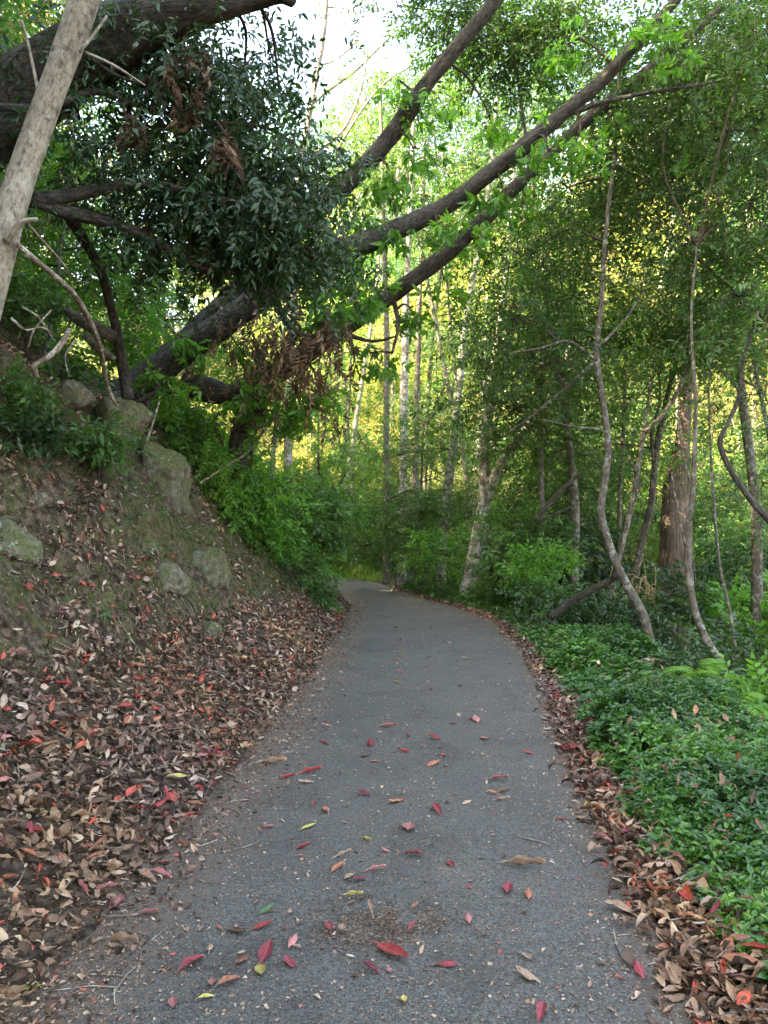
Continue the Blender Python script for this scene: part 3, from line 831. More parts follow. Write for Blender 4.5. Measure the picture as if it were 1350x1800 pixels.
def tree(name, label, stems, boughs, bark, leafm, group=None, cat='tree', sides=14, flare=0., rough=.08, extra=None, root_down=True, limb_name='limb', base_pt=None):
    """stems: first the trunk, then each limb; boughs: dicts for fill() with an anchor index"""
    W0, r0 = px_line(stems[0])
    if root_down:   # carry the foot into the soil
        d = nrm(W0[0] - W0[1]); gz = float(height(W0[0][0], W0[0][1]))
        k = 0
        while W0[0][2] > gz - .1 and k < 12:
            step = max(.25, W0[0][2] - gz) ; nd = nrm(d * .7 + np.array([0, 0, -.8]))
            W0 = np.vstack([W0[0] + nd * min(step, .8), W0]); r0 = np.concatenate([[r0[0] * 1.08], r0]); gz = float(height(W0[0][0], W0[0][1])); k += 1
    root = empty(name, W0[0]); tag(root, label, cat, group)
    a = Acc(); lines = [tube(a, W0, r0, sides, 6, rough, seed=len(label) % 17, flare=flare)]
    part('trunk', a, [bark], root, True)
    for k, s in enumerate(stems[1:]):
        a = Acc(); W, r = px_line(s); lines.append(tube(a, W, r, max(8, sides - 4), 6, rough, seed=k + 3)); part(limb_name, a, [bark], root, True)
    if boughs:
        a = Acc(); allp = np.concatenate(lines)
        for b in boughs:
            b = dict(b); c = P(*b.pop('at')); b['ncl'] = int(b['ncl'] * (1.6 if b.get('scale') == 1.4 else 1.15)); an = b.pop('anchor', None)
            an = P(*an) if an else allp[np.argmin(np.linalg.norm(allp - c, axis=1))]
            fill(a, c, b.pop('r'), b.pop('ncl', 8), b.pop('nsp', 14), b.pop('tpl', SP_MID), an, **b)
        part('crown', a, [leafm, M['twig']], root)
    for (nm, bl, lm) in (extra or []):
        a = Acc()
        allp = np.concatenate(lines)
        for b in bl:
            b = dict(b); c = P(*b.pop('at')); an = b.pop('anchor', None)
            an = P(*an) if an else allp[np.argmin(np.linalg.norm(allp - c, axis=1))]
            fill(a, c, b.pop('r'), b.pop('ncl', 8), b.pop('nsp', 14), b.pop('tpl', SP_MID), an, **b)
        part(nm, a, [lm, M['twig']], root)
    return root

B = lambda x, y, Y, r, ncl=8, nsp=14, **k: dict(at=(x, y, Y), r=r, ncl=ncl, nsp=nsp, **k)
# ---- the big leaning tree over the path, two limbs
SLIM = .8
big = dict(tpl=SP_BIG, spread=.10, hollow=.2, down=.5, scale=.95)
lt = tree('leaning_tree', 'large dark leaning tree on the bank with two long bare limbs arching over the path',
     [[(185, 738, 9.6, 100), (235, 690, 9.6, 72), (300, 632, 9.6, 58), (370, 585, 9.5, 54), (440, 535, 9.4, 54), (510, 483, 9.2, 56), (560, 455, 9.1, 50), (680, 412, 9.0, 42), (790, 360, 8.8, 38), (860, 305, 8.6, 36), (930, 250, 8.4, 34), (985, 205, 8.3, 31), (1050, 150, 8.2, 29), (1110, 85, 8.1, 26), (1180, 10, 8.0, 22), (1250, -80, 7.9, 18)],
      [(240, 672, 9.7, 46), (320, 604, 9.75, 44), (400, 528, 9.8, 48), (480, 445, 9.7, 46), (565, 362, 9.5, 42), (640, 290, 9.3, 40), (700, 220, 9.1, 38), (750, 145, 8.9, 36), (800, 85, 8.7, 34), (870, 0, 8.5, 32), (930, -90, 8.4, 26)],
      [(480, 520, 9.2, 18), (500, 560, 9.1, 16), (530, 588, 9.0, 14), (560, 596, 8.95, 11), (580, 602, 8.9, 6)],
      [(555, 490, 9.2, 11), (590, 505, 9.2, 8), (620, 522, 9.1, 5)],
      [(900, 275, 8.5, 10), (940, 235, 8.4, 12), (990, 205, 8.3, 12), (1060, 180, 8.2, 11), (1130, 165, 8.1, 9), (1190, 155, 8.0, 8), (1255, 145, 8.0, 5)],
      [(215, 705, 9.4, 40), (190, 700, 9.1, 30), (150, 690, 8.9, 22), (110, 700, 8.7, 12)]],
     [B(1020, 235, 8.2, .22, 4, 7, **big), B(965, 265, 8.2, .2, 4, 6, **big), B(880, 320, 8.5, .22, 4, 6, **big), B(770, 395, 8.7, .2, 4, 6, **big),
      B(690, 310, 9.0, .2, 4, 6, **big), B(700, 410, 8.8, .18, 3, 5, **big), B(745, 180, 8.9, .2, 4, 5, **big), B(725, 260, 9.0, .2, 4, 5, **big),
      B(1010, 60, 8.2, .25, 4, 6, **big), B(1180, 50, 7.9, .3, 5, 7, **big), B(640, 380, 9.1, .25, 5, 6, **big), B(600, 470, 9.0, .25, 5, 7, **big), B(640, 520, 8.9, .3, 6, 7, **big),
      B(860, 200, 9.0, .25, 3, 5, **big), B(700, 140, 8.9, .18, 3, 4, **big), B(430, 625, 9.2, .25, 4, 6, **big), B(330, 600, 9.2, .25, 4, 5, **big), B(255, 655, 9.2, .2, 4, 5, **big), B(520, 680, 9.3, .4, 7, 8, **big), B(300, 690, 9.3, .3, 5, 7, **big), B(560, 520, 9.1, .35, 6, 8, **big), B(460, 730, 9.6, .4, 7, 8, **big)],
     M['bark_dark'], M['leaf_light'], sides=20, flare=.12, rough=.14,
     extra=[('dead_foliage', [B(500, 600, 9.0, (.6, .35, .35), 12, 6, tpl=SP_DEAD, outward=.1, spread=.2, down=1.8, scale=.75, flatz=1.1), B(440, 585, 9.3, (.5, .3, .38), 10, 5, tpl=SP_DEAD, outward=.1, spread=.2, down=1.8, scale=.75, flatz=1.1),
                              B(545, 640, 9.0, (.35, .3, .5), 10, 6, tpl=SP_DEAD, outward=.1, spread=.2, down=1.8, scale=.75, flatz=1.1), B(560, 560, 9.1, (.35, .3, .35), 7, 5, tpl=SP_DEAD, outward=.1, spread=.1, down=1.6, scale=.7),
                              B(590, 430, 9.2, (.15, .2, .25), 5, 6, tpl=SP_DEAD, outward=.1, spread=.1, down=1.6, scale=.6), B(480, 660, 9.4, (.5, .3, .38), 10, 5, tpl=SP_DEAD, outward=.1, spread=.2, down=1.8, scale=.75, flatz=1.1)], M['leaf_dead'])])
for k, pts in enumerate([[(230, 700, 9.3, 30), (215, 712, 9.1, 22), (190, 706, 9.0, 14), (170, 690, 9.0, 8)], [(245, 690, 9.2, 24), (262, 715, 9.1, 18), (258, 745, 9.2, 10)], [(280, 660, 9.25, 12), (272, 690, 9.1, 9), (240, 706, 9.0, 6), (215, 720, 9.0, 4)], [(275, 600, 9.2, 5), (278, 640, 9.15, 5), (262, 672, 9.1, 5), (225, 690, 9.0, 4)]]):
    W, r = px_line(pts); a = Acc(); tube(a, W, r, 10, 5, .12, seed=k); part('root', a, [M['bark_dark']], lt, True)
tree('leaning_tree', 'slimmer leaning tree rising from behind the hanging dead leaves, lowest of the arching trunks',
     [[(425, 770, 11.0, 56), (445, 715, 10.9, 50), (475, 668, 10.8, 46), (525, 632, 10.6, 44), (585, 590, 10.4, 42), (650, 545, 10.2, 38), (720, 495, 10.0, 36), (790, 440, 9.8, 34), (850, 385, 9.7, 32), (910, 325, 9.6, 30), (960, 278, 9.5, 28), (1040, 205, 9.3, 26), (1110, 150, 9.2, 24), (1190, 80, 9.0, 22), (1270, 10, 8.9, 18)],
      [(690, 520, 10.1, 12), (700, 570, 10.0, 8), (690, 620, 9.9, 5)],
      [(600, 585, 10.4, 12), (655, 600, 10.3, 7), (700, 590, 10.2, 4)]],
     [B(650, 620, 10, .3, 5, 6, **big), B(840, 420, 9.7, .2, 4, 5, **big), B(925, 350, 9.6, .22, 4, 6, **big), B(1085, 200, 9.2, .25, 4, 6, **big), B(720, 540, 10, .2, 4, 6, **big), B(780, 490, 9.8, .2, 3, 5, **big)],
     M['bark_dark'], M['leaf_light'], sides=16, flare=.2, rough=.12,
     extra=[('dead_foliage', [B(560, 690, 10.2, (.5, .3, .5), 9, 5, tpl=SP_DEAD, outward=.1, spread=.2, down=1.8, scale=.75, flatz=1.1), B(470, 720, 10.5, (.6, .3, .35), 9, 5, tpl=SP_DEAD, outward=.1, spread=.14, down=1.4, scale=.8)], M['leaf_dead'])])

SLIM = .8
# ---- massive overhanging trunk top left with its dark crown
nr = dict(tpl=SP_NEAR, spread=.21, down=.4, hollow=.45, flatz=.5, scale=1.0)
tree('overhanging_tree', 'massive dark trunk arching across the top left corner with a dense drooping crown',
     [[(-260, 640, 6.7, 170), (-170, 460, 6.6, 165), (-90, 300, 6.5, 160), (-20, 215, 6.5, 160), (60, 150, 6.4, 158), (140, 100, 6.3, 150), (215, 62, 6.2, 135), (290, 35, 6.1, 100), (370, 12, 6.0, 66), (440, 0, 6.0, 48), (490, -8, 5.95, 34), (514, 2, 5.9, 26)],
      [(-60, 330, 6.3, 50), (0, 338, 6.2, 42), (60, 350, 6.2, 36), (130, 342, 6.2, 28), (190, 330, 6.2, 24), (250, 323, 6.2, 20), (310, 330, 6.2, 14), (380, 350, 6.3, 8)],
      [(60, 352, 6.2, 32), (115, 372, 6.25, 30), (180, 388, 6.3, 26), (240, 408, 6.4, 22), (300, 440, 6.5, 17), (350, 470, 6.5, 10)],
      [(-30, 185, 6.0, 18), (30, 190, 6.0, 15), (90, 186, 6.0, 14), (145, 166, 6.1, 14), (190, 163, 6.1, 13), (235, 182, 6.2, 11), (300, 200, 6.3, 8), (380, 215, 6.3, 5)],
      [(150, 95, 6.0, 8), (200, 130, 6.0, 7), (250, 150, 6.1, 5)],
      [(115, 372, 6.3, 26), (150, 425, 6.9, 24), (178, 480, 7.4, 22), (200, 560, 7.8, 20), (215, 640, 8.1, 22), (225, 700, 8.2, 24)]],
     [B(350, 170, 6.6, (.5, .5, .42), 16, 12, **nr), B(430, 120, 6.7, (.28, .4, .35), 10, 9, **nr), B(300, 110, 6.5, (.4, .4, .3), 12, 10, **nr),
      B(400, 250, 6.7, (.52, .5, .4), 18, 12, **nr), B(480, 290, 6.8, (.38, .4, .35), 14, 11, **nr), B(330, 330, 6.7, (.55, .5, .35), 18, 11, **nr),
      B(430, 370, 6.8, (.5, .5, .38), 18, 12, **nr), B(500, 410, 6.9, (.36, .4, .38), 14, 12, **nr), B(370, 410, 6.8, (.42, .4, .2), 14, 10, **nr), B(500, 350, 6.8, (.3, .4, .4), 10, 10, **nr),
      B(470, 70, 6.6, (.18, .3, .25), 6, 6, **nr), B(250, 250, 6.6, (.3, .4, .28), 7, 6, **nr), B(200, 380, 6.5, (.4, .3, .2), 6, 5, **nr), B(230, 20, 6.2, (.4, .3, .12), 6, 6, **nr), B(420, 425, 7.0, (.35, .35, .15), 9, 9, **nr), B(555, 280, 6.8, (.10, .2, .2), 3, 4, **nr),
      B(270, 180, 6.5, (.22, .3, .3), 5, 6, **nr), B(210, 260, 6.5, (.22, .3, .3), 5, 6, **nr), B(260, 400, 6.6, (.3, .3, .25), 6, 7, **nr), B(490, 150, 6.7, (.1, .2, .35), 4, 5, **nr), B(560, 350, 6.9, (.15, .2, .3), 4, 6, **nr), B(545, 440, 6.9, (.15, .2, .25), 4, 6, **nr), B(140, 210, 6.3, (.25, .3, .15), 4, 5, **nr), B(590, 470, 7.4, (.22, .3, .12), 4, 6, **nr), B(260, 500, 7.0, (.28, .3, .12), 4, 5, **nr), B(180, 300, 6.5, (.25, .3, .2), 5, 5, **nr), B(520, 500, 7.2, (.3, .3, .14), 5, 6, **nr), B(110, 60, 6.0, (.35, .3, .1), 4, 5, **nr), B(330, 20, 6.0, (.3, .3, .1), 4, 5, **nr)],
     M['bark_dark'], M['leaf_dark'], sides=22, rough=.10,
     extra=[('dead_foliage', [B(290, 110, 6.1, (.16, .1, .22), 5, 5, tpl=SP_DEAD, outward=.1, spread=.07, down=1.6, scale=.7), B(325, 100, 6.1, (.1, .1, .22), 4, 5, tpl=SP_DEAD, outward=.1, spread=.07, down=1.6, scale=.7), B(225, 215, 6.0, (.12, .1, .08), 4, 4, tpl=SP_DEAD, outward=.1, spread=.05, down=1.6, scale=.7),
                              B(402, 245, 6.1, (.10, .1, .08), 3, 4, tpl=SP_DEAD, outward=.1, spread=.05, down=1.6, scale=.8), B(335, 175, 6.1, (.12, .1, .1), 3, 5, tpl=SP_DEAD, outward=.1, spread=.06, down=1.6, scale=.7)], M['leaf_dead'])])

SLIM = 1.0
# ---- pale smooth trunk in front, left
tree('pale_tree', 'pale smooth-barked slanting trunk closest to the camera at the top left',
     [[(-86, 800, 5.2, 56), (-50, 640, 5.15, 54), (-18, 520, 5.1, 52), (2, 430, 5.05, 56), (18, 370, 5.0, 50), (44, 290, 5.0, 47), (72, 210, 4.95, 47), (102, 130, 4.9, 46), (132, 50, 4.85, 50), (155, -20, 4.8, 50), (180, -100, 4.8, 48)],
      [(10, 425, 4.95, 14), (36, 392, 4.9, 10), (66, 385, 4.9, 7)], [(75, 198, 4.9, 7), (50, 80, 4.85, 5), (38, 35, 4.8, 4)], [(140, 92, 4.8, 6), (165, 60, 4.8, 5), (188, 28, 4.8, 4)], [(150, 92, 4.85, 5), (200, 115, 4.9, 5), (255, 150, 5, 3)]],
     [], M['bark_pale'], None, sides=20, rough=.05)
def stick(name, label, cat, pts, m, sides=8, group=None, rough=.1, subs=()):
    W, r = px_line(pts); a = Acc(); tube(a, W, r, sides, 5, rough, seed=len(label))
    o = obj(name, a.mesh(name, [m], True, origin=W[0]), loc=W[0].tolist()); tag(o, label, cat, group)
    for s in subs:
        W2, r2 = px_line(s); b = Acc(); tube(b, W2, r2, 6, 5, rough); obj('twig', b.mesh('twig', [m], True, origin=W[0]), o)
    return o
stick('dead_branch', 'long thin dead branch hanging from the pale trunk down to the bank', 'branch',
      [(28, 428, 5.0, 10), (60, 455, 5.1, 11), (95, 485, 5.4, 11), (128, 515, 5.7, 10), (150, 550, 6.0, 10), (170, 592, 6.4, 10), (180, 630, 6.8, 9), (186, 668, 7.1, 8), (198, 700, 7.3, 7), (208, 714, 7.4, 4)], M['deadwood'],
      subs=[[(50, 395, 5.2, 5), (90, 440, 5.4, 5), (112, 465, 5.6, 4), (125, 490, 5.8, 3)]])
stick('exposed_root', 'thick orange-brown root curving out of the dark hollow', 'root', [(121, 578, 6.2, 7), (112, 600, 6.15, 10), (92, 622, 6.1, 10), (70, 636, 6.1, 9), (60, 645, 6.1, 12), (64, 662, 6.2, 8)], M['deadwood'])
stick('fallen_log', 'grey broken log lying above the torn root hollow', 'log', [(120, 548, 7.6, 16), (140, 562, 7.5, 24), (165, 575, 7.4, 26), (200, 592, 7.4, 22)], M['bark_grey'], 12)
stick('fallen_log', 'short dark log under the grey broken one', 'log', [(150, 590, 7.3, 14), (175, 612, 7.3, 16), (200, 632, 7.3, 12)], M['bark_grey'], 12)
stick('fallen_log', 'thick rotten log lying across the leaning trunks under the hanging dead leaves', 'log', [(318, 672, 9.6, 34), (350, 682, 9.7, 44), (385, 690, 9.8, 42), (412, 690, 9.9, 34), (480, 655, 10.1, 28), (520, 640, 10.2, 22)], M['bark_dark'], 14, rough=.2)
stick('dead_branch', 'small forked dead stick standing by the large boulder', 'branch', [(256, 782, 8.8, 4), (270, 740, 8.9, 4), (280, 705, 9, 3)], M['deadwood'], 6)
stick('dead_branch', 'thin grey dead stem slanting up through the shrubs on the bank', 'branch', [(350, 850, 9.6, 4), (400, 818, 10, 4), (440, 790, 10.2, 4), (480, 730, 10.4, 5), (490, 690, 10.4, 4)], M['deadwood'], 6)
for k, (pts) in enumerate([[(40, 540, 6.4, 4), (70, 560, 6.4, 3), (95, 600, 6.5, 3)], [(90, 545, 6.6, 4), (60, 580, 6.5, 3), (50, 610, 6.4, 3)], [(20, 560, 6.3, 6), (45, 580, 6.3, 4), (72, 575, 6.4, 3), (100, 590, 6.5, 2)], [(130, 600, 6.8, 4), (115, 625, 6.7, 3), (120, 660, 6.7, 3)]]):
    stick('exposed_root', ['thin root at the upper left of the torn hollow', 'thin root curling down the left side of the torn hollow', 'longest thin root crossing the torn hollow', 'thin root hanging at the right side of the torn hollow'][k], 'root', pts, M['deadwood'], 6, 'thin roots in the hollow')

SLIM = .84
# ---- slender trees on the right
fo = dict(tpl=SP_MID, spread=.28, hollow=.3, down=.1, flatz=.35, scale=1.35)
tree('slender_tree', 'slender wavy trunk rooted in the green creeper, nearest tree right of the path',
     [[(1148, 1165, 9.3, 20), (1140, 1115, 9.3, 19), (1128, 1075, 9.3, 19), (1100, 1025, 9.3, 18), (1075, 970, 9.3, 17), (1057, 905, 9.3, 16), (1062, 850, 9.3, 15), (1069, 790, 9.3, 15), (1062, 720, 9.3, 14), (1050, 640, 9.3, 14), (1049, 600, 9.3, 12), (1056, 540, 9.3, 11), (1062, 440, 9.3, 10), (1070, 360, 9.3, 9), (1082, 250, 9.3, 8), (1090, 100, 9.3, 6)],
      [(1046, 632, 9.3, 8), (1000, 600, 9.2, 6), (950, 612, 9.1, 4), (900, 620, 9, 3)], [(1046, 636, 9.3, 8), (985, 690, 9.5, 7), (930, 735, 9.7, 5), (880, 770, 9.9, 3)], [(1058, 755, 9.3, 5), (1010, 750, 9.3, 4), (955, 738, 9.3, 3)], [(1052, 610, 9.3, 7), (1100, 560, 9.3, 5), (1150, 480, 9.3, 3)]],
     [B(1085, 180, 9.6, (.8, .7, .6), 12, 15, **fo), B(1000, 330, 9.8, (.5, .6, .4), 8, 12, **fo), B(940, 440, 9.8, (.55, .6, .3), 10, 12, **fo), B(1150, 320, 9.6, (.6, .6, .4), 10, 13, **fo), B(960, 640, 9.8, (.6, .5, .35), 8, 12, **fo), B(900, 560, 10, (.55, .5, .4), 9, 12, **fo)],
     M['bark_thin'], M['leaf_deep'], sides=12, rough=.06, flare=.15)
tree('slender_tree', 'dark slender trunk curving up out of the gully at the right, second along',
     [[(1285, 1195, 8.4, 20), (1240, 1122, 8.5, 16), (1218, 1060, 8.5, 15), (1209, 985, 8.5, 14), (1210, 930, 8.5, 12), (1218, 860, 8.5, 11), (1222, 760, 8.5, 9), (1222, 690, 8.5, 8), (1215, 560, 8.5, 6), (1225, 430, 8.6, 5)],
      [(1205, 960, 8.5, 5), (1190, 890, 8.5, 4), (1180, 830, 8.5, 3)], [(1218, 860, 8.5, 6), (1200, 800, 8.5, 4), (1192, 720, 8.6, 3)]],
     [B(1280, 230, 9.0, (.8, .7, .5), 14, 15, **fo), B(1320, 360, 9.0, (.5, .7, .45), 12, 14, **fo), B(1230, 420, 9.0, (.55, .6, .3), 9, 12, **fo), B(1300, 520, 9.2, (.5, .5, .3), 7, 11, **fo), B(1200, 110, 9.0, (.7, .6, .4), 12, 14, **fo), B(1330, 60, 8.8, (.5, .6, .4), 9, 13, **fo)],
     M['bark_thin'], M['leaf_deep'], sides=12, rough=.06)
tree('forked_tree', 'thin grey forked tree just left of the vine-clad trunk',
     [[(1068, 1080, 11.5, 10), (1082, 1010, 11.5, 10), (1096, 950, 11.5, 11), (1110, 890, 11.5, 11), (1122, 820, 11.5, 10), (1131, 760, 11.5, 10)],
      [(1131, 762, 11.5, 10), (1165, 728, 11.5, 9), (1190, 690, 11.5, 9), (1204, 650, 11.5, 8), (1210, 590, 11.5, 7), (1212, 500, 11.5, 6), (1215, 380, 11.5, 4)], [(1131, 762, 11.5, 7), (1140, 700, 11.6, 6), (1148, 650, 11.7, 6), (1160, 600, 11.8, 4), (1168, 520, 11.9, 3)], [(1110, 895, 11.5, 4), (1125, 850, 11.4, 3), (1105, 800, 11.4, 2)]],
     [B(1210, 520, 12, (.7, .7, .35), 9, 12, **fo), B(1160, 560, 12, (.6, .6, .3), 8, 10, **fo), B(1250, 620, 12, (.6, .6, .3), 6, 10, **fo), B(1120, 640, 12, (.4, .5, .3), 6, 10, **fo)],
     M['bark_thin'], M['leaf_mid'], sides=10)
tree('slender_tree', 'twin-stemmed brown trunk between the forked tree and the vine-clad trunk',
     [[(1118, 1010, 13, 15), (1130, 945, 13, 15), (1143, 895, 13, 14), (1150, 830, 13, 13), (1158, 770, 13, 13), (1170, 710, 13, 11), (1190, 620, 13, 9), (1200, 500, 13, 7)], [(1150, 815, 13, 9), (1146, 760, 13, 8), (1160, 700, 13, 6), (1155, 600, 13, 4)]],
     [B(1100, 700, 13.4, (.6, .6, .4), 7, 11, **fo), B(1010, 800, 13.4, (.7, .6, .35), 8, 11, **fo), B(1130, 460, 13.4, (.8, .7, .5), 9, 12, **fo)], M['bark_grey'], M['leaf_mid'], sides=10)
tree('crooked_tree', 'crooked dark trunk zigzagging up the right edge',
     [[(1420, 1000, 8, 18), (1372, 935, 8, 16), (1325, 885, 8, 13), (1288, 832, 8, 11), (1266, 780, 8, 10), (1280, 742, 8, 9), (1298, 700, 8, 9), (1303, 650, 8, 8), (1312, 615, 8, 6), (1330, 560, 8, 4)],
      [(1266, 788, 8, 6), (1285, 795, 8, 4), (1300, 780, 8, 3)], [(1300, 690, 8, 4), (1280, 660, 8, 3), (1255, 640, 8, 2)]],
     [B(1340, 560, 8.4, (.4, .5, .3), 7, 10, **fo), B(1345, 690, 8.6, (.3, .4, .25), 4, 8, **fo)], M['bark_dark'], M['leaf_mid'], sides=10, rough=.12)
tree('slender_tree', 'thinnest of the dark stems right of the vine-clad trunk',
     [[(1292, 1140, 10, 8), (1282, 1070, 10, 7), (1266, 1000, 10, 6), (1256, 900, 10, 6), (1250, 800, 10, 5), (1246, 700, 10, 4), (1250, 600, 10, 3)]], [B(1262, 720, 10.4, (.4, .4, .3), 4, 8, **fo)], M['bark_thin'], M['leaf_mid'], sides=8)
tree('slender_tree', 'straight grey stem behind the nearest wavy trunk',
     [[(1080, 1020, 14, 11), (1088, 940, 14, 10), (1090, 860, 14, 9), (1095, 780, 14, 9), (1098, 700, 14, 8), (1100, 600, 14, 6), (1110, 480, 14, 5)]], [B(1060, 560, 14.5, (.9, .8, .6), 9, 12, **fo)], M['bark_thin'], M['leaf_mid'], sides=8)
SLIM = 1.0
vt = tree('vine_clad_tree', 'thick trunk wrapped in pale reddish dry vines, lit by the sun at right',
     [[(1195, 1135, 15, 62), (1193, 1080, 15, 56), (1192, 1000, 15, 54), (1192, 920, 15, 50), (1192, 850, 15, 42), (1200, 780, 15, 26), (1205, 700, 15, 20), (1210, 560, 15, 14), (1215, 400, 15, 10)]],
     [B(1190, 790, 14.9, (.45, .4, .35), 7, 12, **fo), B(1250, 620, 15.5, (.9, .8, .4), 6, 12, **fo)], M['bark_vine'], M['leaf_light'], sides=24, rough=.16)
a = Acc()
for k in range(90):
    az = rng.uniform(0, 6.28); zt = rng.uniform(1.5, 3.3); n_v = 6; rr_ = .27 + .12 * rng.uniform()
    q0 = P(1193, 1000, 15); q = [np.array([q0[0] + math.cos(az + .12 * j) * rr_ * (1 - .08 * j) + rng.normal(0, .02), q0[1] + math.sin(az + .12 * j) * rr_ * (1 - .08 * j), -1.5 + zt * j / 5 * 1.3]) for j in range(n_v)]
    tube(a, q, [.012, .01, .008, .008, .006, .004], 5, 4, .1, seed=k, cap=False)
part('vine', a, [M['deadwood']], vt, True)
stick('dead_branch', 'thin bent branch reaching low over the shrubs from the lichen-blotched tree', 'branch', [(848, 940, 14, 8), (880, 940, 13.9, 7), (920, 945, 13.8, 7), (942, 955, 13.7, 7), (962, 940, 13.6, 6), (1000, 955, 13.5, 5), (1060, 985, 13.3, 4)], M['bark_thin'])
stick('dead_branch', 'dark mossy branch propped against the nearest wavy trunk', 'branch', [(968, 1085, 10, 12), (1000, 1060, 9.9, 12), (1045, 1035, 9.7, 13), (1085, 1014, 9.5, 11)], M['bark_dark'], subs=[[(1075, 1018, 9.5, 5), (1085, 990, 9.5, 4)]])
stick('dead_branch', 'dark V-shaped branch in the shade left of the wavy trunk', 'branch', [(940, 915, 12, 8), (975, 875, 12, 8), (1000, 850, 12, 7), (1022, 830, 12, 5)], M['bark_dark'], subs=[[(945, 915, 12, 6), (985, 900, 12, 6), (1010, 888, 12, 3)]])

# ---- tall trees in the middle
mf = dict(tpl=SP_LOW, spread=.42, hollow=.2, down=.05)
def tall(label, pts, boughs, bark='bark_lichen', leafm='leaf_mid', **k):
    tree('tall_tree', label, [pts] + k.pop('limbs', []), boughs, M[bark], M[leafm], 'tall trees beyond the bend', sides=10, rough=.07, **k)
tall('tall straight trunk left of the lichened pair, standing at the bend', [(678, 1040, 20, 13), (680, 900, 20, 11), (679, 750, 20, 11), (680, 600, 20, 10), (676, 450, 20, 9), (672, 300, 20, 7), (668, 120, 20, 4)],
     [B(640, 330, 20.5, (1.3, 1.2, 1.4), 12, 14, scale=1.5, **mf), B(690, 180, 20.5, (1.5, 1.2, 1.2), 12, 13, scale=1.5, **mf)], 'bark_thin')
tall('pale lichen-blotched straight trunk in the centre of the bend', [(706, 1040, 19, 20), (708, 960, 19, 16), (709, 850, 19, 15), (710, 750, 19, 15), (712, 600, 19, 13), (716, 480, 19, 11), (722, 350, 19, 9), (728, 150, 19, 5)],
     [B(760, 280, 19.5, (1.5, 1.2, 1.2), 13, 14, scale=1.5, **mf), B(740, 400, 19.5, (1.1, 1, .8), 9, 12, scale=1.4, **mf), B(790, 150, 19.5, (1.4, 1.2, 1.1), 10, 13, scale=1.5, **mf)])
tall('thinner grey trunk just right of the lichen-blotched straight one', [(728, 1020, 22, 12), (730, 880, 22, 11), (733, 700, 22, 11), (737, 550, 22, 9), (742, 400, 22, 7), (748, 230, 22, 5)],
     [B(830, 360, 22, (1.6, 1.2, 1.2), 12, 14, scale=1.6, **mf)], 'bark_thin')
tall('pale trunk leaning slightly right with a dark broken scar', [(775, 1025, 17, 18), (780, 940, 17, 17), (788, 860, 17, 16), (797, 780, 17, 15), (806, 690, 17, 14), (815, 600, 17, 13), (830, 500, 17, 12), (845, 425, 17, 10), (862, 300, 17, 7), (875, 150, 17, 5)],
     [B(880, 220, 17.5, (1.3, 1.2, 1.2), 12, 14, scale=1.4, **mf), B(930, 330, 17.5, (1.2, 1.2, .9), 10, 13, scale=1.4, **mf), B(870, 80, 17.5, (1.3, 1.1, 1.), 11, 13, scale=1.4, **mf)])
tall('thick lichen-blotched trunk close to the path edge with a fork', [(822, 1050, 15, 34), (834, 990, 15, 29), (845, 925, 15, 27), (853, 870, 15, 24), (850, 800, 15, 20), (862, 700, 15, 17), (880, 560, 15, 14), (895, 420, 15, 10), (905, 250, 15, 7)],
     [B(880, 640, 14.7, (1., .9, .7), 13, 14, **mf), B(830, 560, 15.2, (.7, .8, .6), 9, 12, **mf), B(960, 560, 14.8, (1., .9, .7), 12, 14, **mf), B(900, 760, 14.7, (.8, .8, .5), 11, 13, **mf), B(960, 800, 14.8, (.9, .8, .5), 10, 13, **mf), B(940, 700, 14.7, (.8, .8, .5), 10, 13, **mf), B(1010, 640, 14.5, (.7, .7, .5), 9, 12, **mf)],
     leafm='leaf_deep', limbs=[[(850, 910, 15, 16), (862, 860, 14.9, 17), (885, 810, 14.8, 17), (915, 770, 14.7, 17), (960, 712, 14.5, 16), (985, 660, 14.4, 13), (1005, 600, 14.3, 10)]])
tall('slim grey trunk forking high up in the middle of the wood', [(745, 1010, 25, 8), (747, 860, 25, 8), (750, 740, 25, 8), (760, 600, 25, 7), (775, 480, 25, 6), (790, 350, 25, 4)], [B(770, 470, 25, (1.4, 1.2, 1.2), 8, 12, scale=1.6, **mf)], 'bark_thin', limbs=[[(750, 745, 25, 6), (768, 720, 25, 6), (782, 670, 25, 5)]])
tall('bright sunlit pale trunk leaning right, left of the centre trunks', [(598, 1000, 28, 10), (606, 900, 28, 9), (618, 800, 28, 9), (632, 700, 28, 9), (645, 620, 28, 8), (662, 500, 28, 6), (670, 380, 28, 4)], [B(640, 420, 28.5, (1.5, 1.2, 1.5), 9, 12, scale=1.8, **mf)], 'bark_pale', 'leaf_light')
tall('thin grey trunk beside the bright sunlit one', [(585, 960, 26, 8), (600, 860, 26, 7), (608, 780, 26, 6), (615, 680, 26, 5), (618, 560, 26, 4)], [B(600, 620, 26, (1.2, 1.2, 1.), 8, 12, scale=1.6, **mf)], 'bark_thin', 'leaf_light')
tall('thin trunk leaning left among the small trees past the bend', [(625, 1000, 30, 7), (618, 900, 30, 6), (600, 800, 30, 5), (585, 700, 30, 4)], [B(590, 760, 30, (1.2, 1, 1), 7, 12, scale=1.6, **mf)], 'bark_thin', 'leaf_light')
